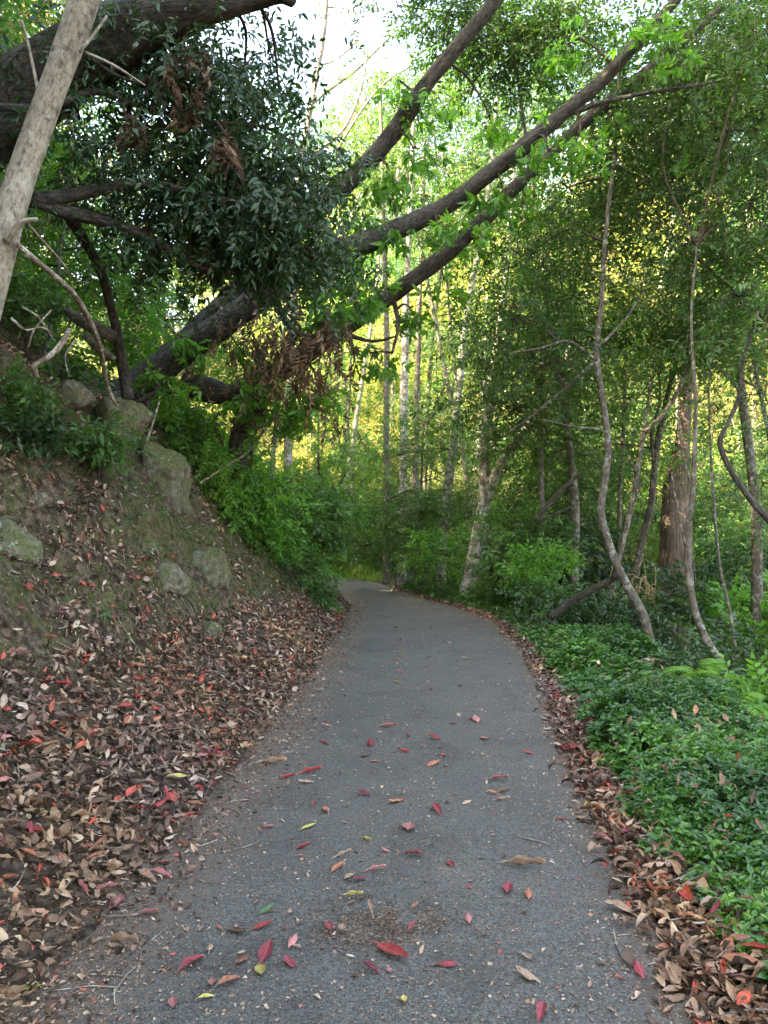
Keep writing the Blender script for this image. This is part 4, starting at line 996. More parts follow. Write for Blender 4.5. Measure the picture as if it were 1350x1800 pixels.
tree('bare_tree', 'tall bare grey tree with leafless pale branches against the sky',
     [[(505, 900, 20, 17), (510, 640, 20, 15), (520, 420, 20, 14), (530, 300, 20, 13), (542, 210, 20, 12), (556, 130, 20, 11), (568, 60, 20, 10), (576, -30, 20, 9)],
      [(540, 190, 20, 7), (575, 160, 20, 7), (620, 128, 20, 6), (660, 90, 20, 4), (700, 50, 20, 3)], [(568, 60, 20, 5), (560, 20, 20, 4), (566, -20, 20, 3)],
      [(556, 268, 19, 6), (600, 232, 19, 6), (625, 185, 19, 6), (640, 130, 19, 5), (650, 60, 19, 2)], [(590, 268, 19, 4), (622, 215, 19, 5), (655, 168, 19, 5), (690, 135, 19, 4), (718, 118, 19, 3), (725, 95, 19, 2)],
      [(560, 115, 20, 4), (590, 105, 20, 3), (625, 75, 20, 3), (655, 40, 20, 2)], [(590, 150, 20, 3), (615, 90, 20, 2), (630, 30, 20, 2)], [(575, 12, 20, 3), (620, 20, 20, 2), (700, 70, 20, 2)],
      [(693, 400, 17, 6), (700, 300, 17, 5), (697, 330, 17, 5), (712, 290, 17, 3), (735, 270, 17, 2)]],
     [], M['deadwood'], None, sides=10, limb_name='branch')

# ================================================================== background forest
def forest_tree(label, h, cr, leafm, bark, seed, n=1500, lean=0., low=.35, sp=None, cat='tree', scale=1., name='forest_tree'):
    """one tree round the origin: tapering trunk with limbs, and a crown of many leaf sprays"""
    global rng
    keep = rng; rng = np.random.default_rng(seed)
    root = empty(name, (0, 0, 0)); a = Acc()
    tp = np.array([[0, 0, -.8], [0, 0, 0], [lean * h * .15 + rng.normal(0, .15), rng.normal(0, .15), h * .35], [lean * h * .4, rng.normal(0, .3), h * .7], [lean * h * .55, 0, h]])
    c = tube(a, tp, [h * .017, h * .016, h * .012, h * .008, .02], 9, 5, .07, seed=seed, flare=.2)
    bl = []
    for k in range(11):
        t = rng.uniform(low, .98); p = c[int(t * (len(c) - 1))]; az = rng.uniform(0, 2 * np.pi)
        L = cr * rng.uniform(.55, 1.05) * (1.15 - .6 * (t - low) / (1 - low))
        e = p + np.array([math.cos(az) * L, math.sin(az) * L, L * rng.uniform(.15, .7)])
        tube(a, [p, (p + e) / 2 + np.array([0, 0, -.1 * L]), e], [h * .006, h * .004, .015], 6, 4, .05, seed=k)
        bl.append(((p + e) / 2 + (e - p) * .2, L * .62))
    part('trunk', a, [bark], root, True)
    a = Acc(); tot = sum(b[1] ** 2 for b in bl)
    for cc, r in bl:
        m = max(2, int(n * r * r / tot / 14))
        fill(a, cc, (r, r, r * .62), m, 14, sp or SP_FAR, None, scale=scale, spread=.42 * max(1, r / 1.4), hollow=.25, down=.1, twigr=.012)
    part('crown', a, [leafm, M['twig']], root)
    rng = keep
    tag(root, label, cat)
    return root

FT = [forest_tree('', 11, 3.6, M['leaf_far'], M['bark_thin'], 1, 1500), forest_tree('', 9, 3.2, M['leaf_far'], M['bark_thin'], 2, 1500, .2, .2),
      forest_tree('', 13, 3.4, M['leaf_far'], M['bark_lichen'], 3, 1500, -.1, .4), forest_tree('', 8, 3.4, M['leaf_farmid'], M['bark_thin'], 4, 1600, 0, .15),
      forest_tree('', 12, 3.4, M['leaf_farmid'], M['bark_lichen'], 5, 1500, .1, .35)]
used_ft = set()
NTH = 'first second third fourth fifth sixth seventh eighth ninth tenth eleventh twelfth thirteenth fourteenth fifteenth sixteenth seventeenth eighteenth nineteenth twentieth twenty-first twenty-second twenty-third twenty-fourth twenty-fifth twenty-sixth twenty-seventh twenty-eighth'.split()
def plant(k, x, y, s, label, group, rz=None):
    rz = rng.uniform(0, 6.28) if rz is None else rz
    loc = (x, y, float(height(x, y, False)) - .1)
    if k in used_ft: return copy_thing(FT[k], loc, rz, s, label=label, group=group)
    o = FT[k]; used_ft.add(k); o.location = loc; o.rotation_euler = (0, 0, rz); o.scale = (s, s, s); return tag(o, label, 'tree', group)

rows = [(25, 6, .55, 560, 1500), (31, 7, .75, 540, 1500), (38, 10, .95, 520, 1480), (47, 11, 1.1, 480, 1480), (58, 12, 1.3, 440, 1500), (72, 13, 1.6, 380, 1520), (90, 13, 2.0, 300, 1550)]
for ri, (Yr, cnt, s, a, b) in enumerate(rows):
    for k in range(cnt):
        px = a + (b - a) * (k + .5 + rng.uniform(-.3, .3)) / cnt; Yk = Yr * rng.uniform(.93, 1.07); x = (px - 675) / FPX * Yk
        if XL(Yk) - 2 < x < XR(Yk) + 2.2: continue
        kind = rng.choice([0, 1, 2, 3, 4], p=[.25, .25, .15, .2, .15] if ri > 1 else [.1, .15, .1, .4, .25])
        band = ['at the foot of', 'just above the foot of', 'low on', 'below the middle of', 'in the middle of', 'high on', 'near the top of'][ri]
        nth = ['first', 'second', 'third', 'fourth', 'fifth', 'sixth', 'seventh', 'eighth', 'ninth', 'tenth', 'eleventh', 'twelfth', 'thirteenth'][k]
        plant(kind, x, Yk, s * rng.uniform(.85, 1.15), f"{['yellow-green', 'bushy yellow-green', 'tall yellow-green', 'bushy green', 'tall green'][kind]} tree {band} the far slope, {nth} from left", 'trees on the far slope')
# left hillside above the bank: seen through the dark crown, and shading the path
for k, (x, y, s, kk) in enumerate([(-6.2, 14, .6, 3), (-8.5, 17, .8, 0), (-5.6, 19, .6, 1), (-11, 21, 1.0, 2), (-7, 25, .8, 1), (-13, 27, 1.1, 0), (-5.2, 28, .6, 1), (-9.5, 33, 1.0, 2), (-16, 35, 1.3, 0), (-3, 38, .9, 1), (-9, 44, 1.1, 2), (-20, 45, 1.4, 1), (-1, 48, .9, 0), (-14, 56, 1.3, 0), (-5, 60, 1.1, 1),
                                   (-7.5, 10.5, .7, 1), (-9, 13, .8, 0), (-6.6, 7.5, .55, 1), (-10, 8, 1.0, 4)]):
    plant(kk, x, y, s, ['bushy light green', 'leafy green', 'thin-crowned', 'pale green'][k % 4] + ' tree above the bank ' + ('behind the drooping crown' if x / y < -.22 else 'left of the sunlit pale trunk') + ', ' + ['nearest', 'second', 'third', 'fourth', 'fifth', 'sixth', 'seventh', 'eighth', 'ninth', 'tenth', 'eleventh', 'twelfth', 'thirteenth', 'fourteenth', 'farthest', 'behind the pale trunk', 'left of the gnarled stem', 'by the crest', 'by the left edge'][k], 'trees on the hillside above the bank')
for k, (x, y, s, kk) in enumerate([(-9.5, 6.5, 1.35, 4), (-10.5, 3.6, 1.35, 4), (-8.8, 2.3, 1.0, 3), (-6.6, 3.2, .7, 3), (-11, 1.2, 1.1, 3), (-6.2, 6.5, .7, 4), (-7, 1.5, .9, 4), (-7, 5, .8, 3), (-6.5, -2, .9, 4), (-12, 6, 1.1, 4), (-9, 3, 1.0, 4), (-11, -1, 1.1, 3), (-9, -5, 1.1, 4), (-13, -9, 1.2, 3), (-15, 3, 1.2, 4), (-16, -4, 1.3, 3), (-18, 10, 1.3, 4), (-13, 15, 1.1, 4), (-8, -10, 1.1, 4), (-5, -6, .9, 4), (-17, 20, 1.3, 4), (-21, 28, 1.4, 4), (-20, 0, 1.4, 4), (-20, 15, 1.4, 3)]):  # unseen evergreens off to the left, added to block sun from the path
    plant(kk, x, y, s, 'unseen evergreen tree added for shade, ' + NTH[k] + ' on the hidden slope left of the path', 'unseen evergreens added for shade')

# ================================================================== canopy and middle-distance trees of the right side
mid = dict(tpl=SP_LOW, spread=.36, hollow=.3, down=.1, flatz=.38, scale=1.3)
def bush_tree(label, base, boughs, leafm='leaf_deep', bark='bark_thin', name='evergreen_tree', **k):
    x, y, Y, w = base
    top = boughs[0]['at']
    mx, my = (x * .6 + top[0] * .4), (y * .5 + top[1] * .5)
    return tree(name, label, [[(x, y, Y, w), (x * .8 + mx * .2 + 6, y * .6 + my * .4, Y, w * .85), (mx, my, Y, w * .7), (top[0], top[1], top[2], w * .3)]], boughs, M[bark], M[leafm], None, sides=9, **k)
dense = dict(mid, scale=1.4)
bush_tree('dark evergreen whose crown hangs into the top of the picture between the arching trunks', (1010, 1030, 13, 16), [B(900, 60, 12, (1.0, .8, .5), 16, 16, **dense), B(820, 20, 12, (.7, .6, .35), 9, 13, **dense), B(980, 20, 12, (.8, .6, .5), 12, 14, **dense), B(700, 10, 12, (.35, .4, .3), 5, 8, **dense), B(900, 110, 12, (.6, .6, .35), 8, 12, **dense)])
bush_tree('tall dark evergreen filling the upper right with small leaves', (1330, 1090, 12, 20), [B(1240, 140, 11.5, (1.2, .9, .8), 22, 17, **dense), B(1330, 230, 11.5, (.9, .9, .9), 18, 16, **dense), B(1130, 230, 11.5, (.8, .8, .55), 14, 15, **dense), B(1200, 330, 11.5, (.9, .9, .35), 10, 13, **dense), B(1330, 420, 11.5, (.6, .9, .35), 8, 13, **dense), B(1080, 350, 11.5, (.6, .7, .4), 9, 12, **dense), B(1340, 90, 11.5, (.8, .8, .7), 14, 15, **dense), B(1250, 20, 11.5, (1., .8, .5), 14, 14, **dense)])
bush_tree('dark evergreen right of the lowest arching trunk, crown at mid height', (945, 1060, 13, 12), [B(960, 430, 12.5, (.9, .8, .55), 16, 15, **dense), B(900, 540, 12.5, (.6, .7, .3), 7, 12, **dense), B(1010, 520, 12.5, (.8, .8, .5), 12, 14, **dense), B(930, 620, 12.5, (.9, .8, .5), 14, 14, **dense), B(900, 720, 12.5, (.8, .7, .4), 11, 13, **dense), B(1050, 400, 12.5, (.6, .6, .3), 6, 11, **dense)])
bush_tree('mid-green leafy tree behind the lowest forks of the wavy trunk', (1000, 1050, 15, 12), [B(1000, 690, 15, (1.1, .9, .5), 12, 14, **dense), B(1080, 600, 15, (1.0, .9, .5), 12, 13, **dense), B(960, 780, 15, (1., .9, .4), 10, 13, **dense), B(1020, 860, 15, (.9, .9, .4), 9, 12, **dense), B(1100, 760, 15, (.7, .8, .35), 6, 11, **dense)], 'leaf_mid')
bush_tree('mid-green tree with layered boughs at the right edge', (1400, 1080, 11, 14), [B(1310, 560, 11.5, (.7, .8, .35), 11, 14, **dense), B(1240, 600, 11.5, (.6, .8, .3), 9, 13, **dense), B(1340, 850, 11, (.3, .6, .3), 4, 11, **dense), B(1290, 500, 11.5, (.7, .8, .2), 6, 12, **dense), B(1180, 560, 11.5, (.6, .7, .25), 7, 12, **dense)], 'leaf_mid')
bush_tree('small layered tree with flat pale-green boughs before the centre trunks', (735, 1045, 17.5, 7), [B(745, 740, 17, (.9, .8, .3), 12, 13, **mid), B(700, 800, 17, (.8, .7, .3), 10, 12, **mid), B(790, 790, 17, (.7, .7, .3), 9, 12, **mid), B(680, 880, 17, (.7, .7, .35), 9, 12, **mid), B(740, 900, 17, (.8, .7, .4), 10, 12, **mid), B(790, 860, 17, (.5, .6, .3), 6, 11, **mid)], 'leaf_mid')
bush_tree('small bushy tree with a domed crown at the bend', (690, 1040, 18, 7), [B(680, 930, 18, (.8, .7, .45), 12, 13, **mid), B(640, 960, 18, (.5, .6, .35), 7, 11, **mid), B(735, 940, 18, (.5, .6, .3), 7, 11, **mid)], 'leaf_mid')
bush_tree('sparse light-green sapling between the arching trunks and the bend', (560, 930, 16, 7), [B(560, 700, 16, (.5, .6, .6), 7, 11, **mid), B(600, 760, 16, (.6, .6, .6), 8, 11, **mid), B(590, 860, 16, (.6, .6, .6), 9, 12, **mid)], 'leaf_light')
bush_tree('feathery tree crown in the sky gap right of the bare tree', (820, 1030, 24, 9), [B(760, 200, 23, (2.0, 1.5, 1.3), 16, 14, **{**mid, 'scale': 1.9}), B(620, 260, 23, (1.3, 1.2, 1.2), 10, 12, **{**mid, 'scale': 1.8}), B(840, 300, 23, (1.6, 1.3, 1.3), 13, 13, **{**mid, 'scale': 1.9}), B(690, 350, 23, (1.5, 1.3, 1.), 11, 12, **{**mid, 'scale': 1.8}), B(900, 180, 23, (1.6, 1.3, 1.3), 13, 13, **{**mid, 'scale': 1.9}), B(1020, 120, 23, (1.8, 1.3, 1.3), 12, 13, **{**mid, 'scale': 1.9})], 'leaf_farmid')
bush_tree('blue-green tree crown on the skyline left of the bare tree', (480, 800, 26, 9), [B(540, 240, 26, (.9, 1., 1.6), 9, 12, **{**mid, 'scale': 2.0}), B(570, 400, 26, (1.3, 1.2, 1.6), 11, 12, **{**mid, 'scale': 2.0}), B(520, 520, 26, (1.3, 1.2, 1.2), 9, 12, **{**mid, 'scale': 2.0})], 'leaf_farmid')
bush_tree('light green leafy tree on the bank crest behind the fallen log', (330, 640, 12, 8), [B(260, 520, 12.5, (.9, .8, .6), 12, 13, **mid), B(350, 560, 12.5, (.8, .8, .5), 10, 12, **mid), B(150, 430, 12, (.8, .8, .7), 12, 13, **mid), B(300, 640, 12.5, (.7, .6, .3), 8, 12, **mid), B(450, 640, 13, (.5, .6, .4), 7, 12, **mid)], 'leaf_light')
bush_tree('bright green leafy tree behind the pale trunk', (90, 560, 10, 8), [B(140, 280, 10.5, (.6, .7, .5), 14, 14, **mid), B(110, 400, 10.5, (.6, .6, .5), 14, 14, **mid), B(220, 470, 10.5, (.6, .6, .4), 12, 13, **mid), B(80, 480, 10.5, (.5, .6, .3), 9, 12, **mid), B(40, 90, 10.5, (.6, .6, .4), 7, 11, **mid), B(40, 300, 10, (.5, .6, .5), 7, 11, **mid), B(250, 200, 11, (.5, .6, .5), 7, 10, **mid), B(60, 20, 10.5, (.7, .6, .3), 6, 10, **mid)], 'leaf_light')

mm = dict(mid, scale=1.6, spread=.45)
for lb, base, pts, lm in [
    ('dark green layered tree behind the V-shaped branch', (985, 1030, 17, 9), [(990, 830, 17, .9), (930, 860, 17, .8), (1050, 800, 17, .8), (1010, 910, 17, .8), (940, 930, 17, .7)], 'leaf_deep'),
    ('green layered tree between the centre trunks and the thick forked trunk', (800, 1030, 24, 9), [(770, 700, 24, 1.), (860, 620, 24, .9), (770, 600, 24, .8), (830, 790, 24, .9), (760, 880, 24, .9)], 'leaf_mid'),
    ('dark green tree deep behind the wavy trunk', (1090, 1020, 20, 10), [(1080, 720, 20, 1.1), (1140, 800, 20, 1.), (1060, 640, 20, 1.), (1120, 900, 20, 1.), (1020, 740, 20, .9)], 'leaf_mid'),
    ('dark green tree deep behind the vine-clad trunk', (1240, 1020, 21, 10), [(1240, 900, 21, 1.1), (1300, 960, 21, 1.), (1180, 900, 21, .9), (1330, 870, 21, .9), (1270, 560, 21, 1.)], 'leaf_deep'),
    ('green tree filling the right edge behind the crooked trunk', (1370, 1020, 17, 10), [(1350, 800, 17, .7), (1340, 930, 17, .9), (1350, 520, 17, .8), (1290, 1000, 17, .7)], 'leaf_mid'),
    ('green broad-crowned tree high behind the crossing limbs', (830, 1030, 22, 12), [(700, 230, 22, 1.2), (800, 140, 22, 1.3), (880, 260, 22, 1.3), (960, 180, 22, 1.2), (780, 420, 22, 1.), (1010, 60, 22, 1.2), (640, 300, 22, .9)], 'leaf_mid'),
    ('soft green tree rising above the sunlit pale trunk', (620, 990, 30, 12), [(600, 560, 30, 1.5), (650, 460, 30, 1.4), (580, 680, 30, 1.3), (640, 800, 30, 1.2)], 'leaf_farmid'),
    ('green tree just past the left turn of the path', (560, 980, 24, 8), [(560, 820, 24, 1.), (590, 890, 24, .9), (610, 950, 24, .8), (540, 900, 24, .9)], 'leaf_mid')]:
    bush_tree(lb, base, [B(x_, y_, d_, (r_, r_, r_ * .5), 13, 13, **mm) for x_, y_, d_, r_ in pts], lm)

# ================================================================== shrubs
SH = dict(spread=.13, hollow=.5, twigr=.004)
THICK = 0
def shrub(px, py, Y, rx, rz, leafm, label, tpl=SP_MID, ncl=9, nsp=13, scale=.55, name='shrub', ry=None, group=None, stems=4, down=.05):
    c = P(px, py, Y); g = ground(c); q = G(px, py + rz * FPX / Y * .6)
    if q is not None and Y * (.55 if px < 600 else .92) < q[1] < Y * 1.3: g = q; c = q + np.array([0, 0, rz * .8])
    elif c[2] - rz * .6 < g[2]: c[2] = g[2] + rz * .7
    if px < 600 and c[2] - g[2] > 1.1 * rz + .5: c[2] = g[2] + rz + .3
    root = empty(name, g); tag(root, label, 'shrub', group)
    a = Acc()
    for k in range(stems):
        az = rng.uniform(0, 6.28); e = c + np.array([math.cos(az) * rx * .5, math.sin(az) * rx * .4, rng.uniform(-.2, .5) * rz])
        b0 = g + np.array([math.cos(az) * .06, math.sin(az) * .06, -.08])
        tube(a, [b0, (b0 + e) / 2 + np.array([0, 0, .06]), e], [.008 + rz * .006, .006, .003], 6, 4, .05)
    part('stem', a, [M['bark_dark']], root, True)
    a = Acc(); fill(a, c, (rx, ry or rx, rz), ncl, nsp, tpl, None, scale=scale, down=down, **{**SH, 'spread': SH['spread'] * max(1, rx / .5)})
    part('foliage', a, [M[leafm], M['twig']], root)
for s_ in [
    # on the bank, left of the path
    (330, 770, 9.6, .45, .38, 'leaf_light', 'leafy green shrub just behind the large boulder'),
    (385, 800, 9.8, .5, .4, 'leaf_light', 'dense green shrub right of the large boulder'),
    (440, 780, 11, .55, .5, 'leaf_light', 'light green shrub under the hanging dead leaves'),
    (400, 860, 9.6, .42, .35, 'leaf_light', 'low green shrub on the bank above the leaf litter'),
    (455, 850, 10.5, .5, .42, 'leaf_light', 'rounded green shrub in the middle of the bank thicket'),
    (500, 800, 12, .6, .55, 'leaf_mid', 'taller dull green shrub toward the bend'),
    (440, 915, 9.8, .38, .3, 'leaf_light', 'bright low shrub at the lower edge of the thicket'),
    (505, 880, 11.5, .5, .4, 'leaf_light', 'green shrub above the fern clump'),
    (535, 845, 13.5, .5, .5, 'leaf_mid', 'tall grey-green shrub at the far end of the bank'),
    (545, 900, 14, .45, .38, 'leaf_mid', 'grey-green shrub just above the path bend'),
    (530, 770, 14, .7, .6, 'leaf_mid', 'upright shrub against the sunlit trees'),
    (548, 1052, 12.8, .2, .15, 'leaf_mid', 'small grey-green bush touching the left edge of the path'),
    (530, 1005, 12.2, .25, .18, 'leaf_mid', 'low bush under the fern clump by the path'),
    (350, 720, 11, .5, .4, 'leaf_light', 'light green shrub below the rotten log'),
    (120, 660, 7.0, .12, .08, 'leaf_mid', 'small plant growing at the mouth of the root hollow'),
    (175, 650, 7.2, .15, .10, 'leaf_mid', 'small plant under the grey broken log'),
    (20, 700, 6.2, .18, .14, 'leaf_mid', 'dark leafy plant at the left edge of the bank'),
    (30, 770, 5.8, .13, .10, 'leaf_dark', 'dark low plant on the bank at the left edge'),
    (60, 500, 8, .4, .3, 'leaf_mid', 'shrub on the bank crest behind the pale trunk'),
    (230, 600, 10, .4, .3, 'leaf_light', 'light fern-like shrub above the leaning tree roots'),
    # beyond the bend and right of the path
    (560, 960, 24, .7, .6, 'leaf_mid', 'green bush at the far left turn of the path'),
    (650, 985, 20, .6, .4, 'leaf_mid', 'low bush beside the tallest thin trunk'),
    (640, 900, 22, .9, .7, 'leaf_mid', 'leafy bush below the sunlit pale trunk'),
    (740, 1000, 17, .6, .4, 'leaf_dark', 'dark bush at the foot of the centre trunks'),
    (785, 975, 15.5, .65, .6, 'leaf_light', 'bright long-leaved bush left of the thick forked trunk'),
    (790, 1025, 15, .4, .2, 'leaf_mid', 'low green bush before the bright long-leaved one'),
    (900, 1005, 13.5, .45, .36, 'leaf_mid', 'green bush right of the thick forked trunk'),
    (865, 1050, 12.8, .4, .16, 'leaf_mid', 'low spreading bush at the path edge under the forked trunk'),
    (945, 1000, 12, .4, .34, 'leaf_light', 'bright bush at the edge of the gully'),
    (965, 1050, 11.3, .35, .22, 'leaf_mid', 'green bush at the top of the creeper slope'),
    (915, 950, 13.5, .7, .45, 'leaf_mid', 'green bush under the thin bent branch'),
    (1000, 980, 14, .8, .55, 'leaf_dark', 'dark bush in the shade behind the mossy branch'),
    (1030, 1090, 10.8, .55, .35, 'leaf_dark', 'dark low bush left of the wavy trunk foot'),
    (1090, 1110, 10.5, .5, .4, 'leaf_dark', 'dark bush just behind the wavy trunk foot'),
    (1120, 1050, 13, .7, .5, 'leaf_dark', 'dark bush left of the vine-clad trunk'),
    (1200, 1150, 10.6, .6, .4, 'leaf_dark', 'dark bush at the foot of the vine-clad trunk'),
    (1310, 1190, 8.4, .5, .42, 'leaf_dark', 'glossy dark bush at the right edge above the ferns'),
    (1230, 1210, 7.8, .4, .26, 'leaf_dark', 'dark low bush down in the gully'),
    (1330, 1090, 12, .7, .45, 'leaf_light', 'sunlit bright green bush at the right edge'),
    (1270, 1080, 16, 1.0, .6, 'leaf_light', 'sunlit bright green bush right of the vine-clad trunk'),
    (1340, 1010, 15, .9, .7, 'leaf_dark', 'dark bush under the crooked trunk'),
    (1260, 980, 20, 1.4, 1.0, 'leaf_farmid', 'large bush behind the thinnest stems'),
    (1080, 960, 20, 1.5, 1.0, 'leaf_farmid', 'large bush deep in the shade behind the wavy trunk'),
    (980, 900, 20, 1.4, .9, 'leaf_farmid', 'large bush behind the V-shaped branch'),
    (820, 930, 22, 1.3, .9, 'leaf_farmid', 'bush deep behind the thick forked trunk'),
    (700, 960, 24, 1.3, .9, 'leaf_farmid', 'bush deep behind the lichen-blotched trunk'),
    (1180, 940, 22, 1.5, 1.1, 'leaf_farmid', 'large bush deep behind the vine-clad trunk'),
    (1345, 1230, 6.2, .16, .16, 'leaf_light', 'light green broad-leaved seedling at the right edge')]:
    r_ = s_[3]
    shrub(*s_, ncl=int(9 + 10 * r_), nsp=int(15 + 6 * r_), scale=.8 if s_[2] < 9 else .95 if r_ < .7 else 1.4, tpl=SP_BROAD if s_[2] < 17 else SP_LOW)

kk_ = 0
for k in range(34):
    px = 305 + 268 * (k + rng.uniform(0, .9)) / 34; lo_ = np.interp(px, [300, 340, 440, 520, 590], [790, 850, 960, 1030, 1050]); hi_ = np.interp(px, [300, 400, 520, 590], [740, 740, 780, 820])
    p = G(px, lo_ - rng.uniform(0, 1) ** 1.2 * (lo_ - hi_) * .8)
    if p is None or p[1] > 16: continue
    kk_ += 1
    q = p + np.array([0, 0, .12]); r_ = rng.uniform(.18, .34)
    spx = 675 + FPX * q[0] / q[1]; spy = 930 - FPX * (q[2] - CAMZ) / q[1]
    shrub(spx, spy, q[1], r_ * 1.2, r_, str(rng.choice(['leaf_mid', 'leaf_light', 'leaf_light', 'leaf_fern'])), 'low leafy shrub in the bank thicket, ' + NTH[min(kk_, 27)] + ' counted from the large boulder', ncl=9, nsp=11, scale=rng.uniform(.6, .95), tpl=SP_BROAD, group='low shrubs of the bank thicket', stems=2)

# ================================================================== ferns and grass
def frond_mesh(L, seed, m):
    g = np.random.default_rng(seed); a = Acc()
    t = np.linspace(0, 1, 9); pts = np.stack([L * (t - .12 * t * t), 0 * t, L * (.75 * t - .95 * t * t)], -1)
    c = tube(a, pts, np.linspace(.004, .001, 9) * L / .6, 5, 3, 0, 0, cap=False)
    V = []; n = 26
    lf, lq, lt = leaf(1., .2, .2, .5, 1); tp = [Tpl(lf, lq, lt, [.5] * 2, [.5] * 4, [0] * 2, [0] * 4)]
    pos, d, nn, sc = [], [], [], []
    for i in range(n):
        s = .12 + .88 * i / n; p = c[int(s * (len(c) - 1))]; w = L * .30 * math.sin(math.pi * min(1, s * .86 + .12)) ** .8
        for sd in (-1, 1):
            pos.append(p); d.append([.45, sd, -.15]); nn.append([0, 0, 1]); sc.append(max(w, .02))
    scatter(a, tp, np.array(pos), frames(np.array(d, float), np.array(nn, float) + g.normal(0, .12, (len(nn), 3))), np.array(sc), g.uniform(0, 1, len(pos)), 0)
    return a.mesh('frond', [m], False)
FRONDS = {k: [frond_mesh(.6, s, M[k]) for s in range(3)] for k in ('leaf_fern', 'leaf_mid')}
def fern(p, n, L, label, m='leaf_fern', lean=(0, 0), name='fern', group=None, arc=(0, 360)):
    root = empty(name, p); tag(root, label, 'fern', group)
    for k in range(n):
        az = R(arc[0] + (arc[1] - arc[0]) * (k + rng.uniform(0, .7)) / n)
        o = bpy.data.objects.new('frond', FRONDS[m][k % 3]); COL.objects.link(o); o.parent = root
        o.rotation_euler = (rng.normal(0, .15), rng.uniform(-.5, .15), az); s = L / .6 * rng.uniform(.75, 1.15); o.scale = (s, s, s)
for px, py, n, L, lb, m in [(535, 1005, 18, .85, 'bright green fern clump spilling toward the path at the end of the bank', 'leaf_fern'),
                            (505, 955, 13, .8, 'fern just above the bright fern clump', 'leaf_fern'), (550, 975, 12, .65, 'fern behind the bright fern clump', 'leaf_fern'),
                            (470, 880, 9, .5, 'dark fern in the middle of the bank thicket', 'leaf_mid'), (430, 870, 9, .5, 'fern at the left end of the bank thicket', 'leaf_mid'),
                            (520, 900, 10, .6, 'feathery fern under the grey-green shrubs', 'leaf_mid'), (558, 1010, 10, .5, 'fern leaning over the path bend', 'leaf_mid')]:
    p = G(px, py)
    if p is None: continue
    fern(p, n, L, lb, m)
for px, Yf, z0, n, L, lb in [(1225, 6.4, .2, 7, .36, 'bright fern on the outer edge of the creeper, farther one'), (1290, 5.8, .17, 7, .38, 'bright fern on the outer edge of the creeper at the right'), (1350, 5.4, .12, 6, .3, 'small fern below the seedling at the right edge')]:
    x = (px - 675) / FPX * Yf; fern(np.array([x, Yf, float(height(x, Yf)) + z0]), n, L, lb)
# withered pale fronds near the vine-clad trunk
a = Acc(); p0 = P(1125, 1040, 12.5); g0 = ground(p0); root = empty('dry_reed', g0); tag(root, 'pale dry drooping stalks catching the sun left of the vine-clad trunk', 'dry plant')
for k in range(26):
    b0 = g0 + rng.normal(0, .12, 3) * np.array([1, 1, 0]); t_ = p0 + rng.normal(0, .22, 3) + np.array([0, 0, .2]); e_ = t_ + rng.normal(0, .12, 3) + np.array([rng.normal(.1, .2), 0, -.35])
    tube(a, [b0, (b0 + t_) / 2 + rng.normal(0, .05, 3), t_, e_], [.004, .004, .006, .002], 4, 4, 0, cap=False)
part('stalk', a, [M['straw']], root)
def grass(px, py, w, h, n, label):
    p = G(px, py); 
    if p is None: return
    a = Acc()
    for k in range(n):
        b0 = p + np.array([rng.normal(0, w), rng.normal(0, w), 0]); b0[2] = float(height(b0[0], b0[1])); L = h * rng.uniform(.5, 1.1); az = rng.uniform(0, 6.28); q = rng.uniform(.15, .6)
        t = np.linspace(0, 1, 5); x = np.outer(q * L * t ** 2, [math.cos(az), math.sin(az), 0]) + np.outer(L * (t - .35 * q * t * t), [0, 0, 1]) + b0
        sd = np.array([-math.sin(az), math.cos(az), 0]) * .006 * p[1] / 12
        V = np.concatenate([x - sd * (1 - t[:, None] * .9), x + sd * (1 - t[:, None] * .9)]); Q = [(i, i + 1, i + 6, i + 5) for i in range(4)]
        a.add(V, Q, rq=rng.uniform(0, 1))
    o = obj('grass', a.mesh('grass', [M['grass']], origin=p), loc=p.tolist()); tag(o, label, kind='stuff')
grass(622, 1012, .5, .6, 500, 'bright long-leaved grass tuft on the outside of the path bend')
grass(650, 1022, .35, .35, 260, 'low grass running on from the bright tuft along the path')
grass(575, 1065, .14, .2, 160, 'thin grass at the left rim of the path before the bend')

# ================================================================== fallen leaves, one by one
LC = {'red': ((.40, .055, .05), (.24, .04, .035)), 'crimson': ((.27, .04, .055), (.15, .03, .035)), 'pink': ((.46, .20, .18), (.34, .10, .10)), 'orange': ((.44, .17, .09), (.22, .07, .05)),
      'tan': ((.45, .30, .21), (.25, .15, .10)), 'brown': ((.17, .095, .065), None), 'yellow': ((.50, .42, .12), (.30, .19, .07)), 'green': ((.10, .22, .07), (.06, .13, .05)), 'russet': ((.25, .10, .065), None), 'lime': ((.38, .48, .10), None)}
LM = {k: simple_leaf(k + '_fallen_leaf', c, c2=c2) for k, (c, c2) in LC.items()}
SHAPES = [(.42, .12, .3, .2), (.36, -.12, .5, .5), (.52, .15, .25, .35), (.30, .18, .9, .4), (.44, -.2, -.3, .8), (.24, .2, 1.2, .9)]
LEAF_ME = {}
def leaf_me(shape, colr):
    if (shape, colr) not in LEAF_ME:
        w, d, c, wv = SHAPES[shape]; v, q, t = leaf(1., w, 0, d, 2, c, wav=wv)
        v = np.array(v); v[:, 0] -= .5; a = Acc(); a.add(v, q, tc=v); LEAF_ME[(shape, colr)] = a.mesh('fallen_leaf', [LM[colr]], True)
    return LEAF_ME[(shape, colr)]
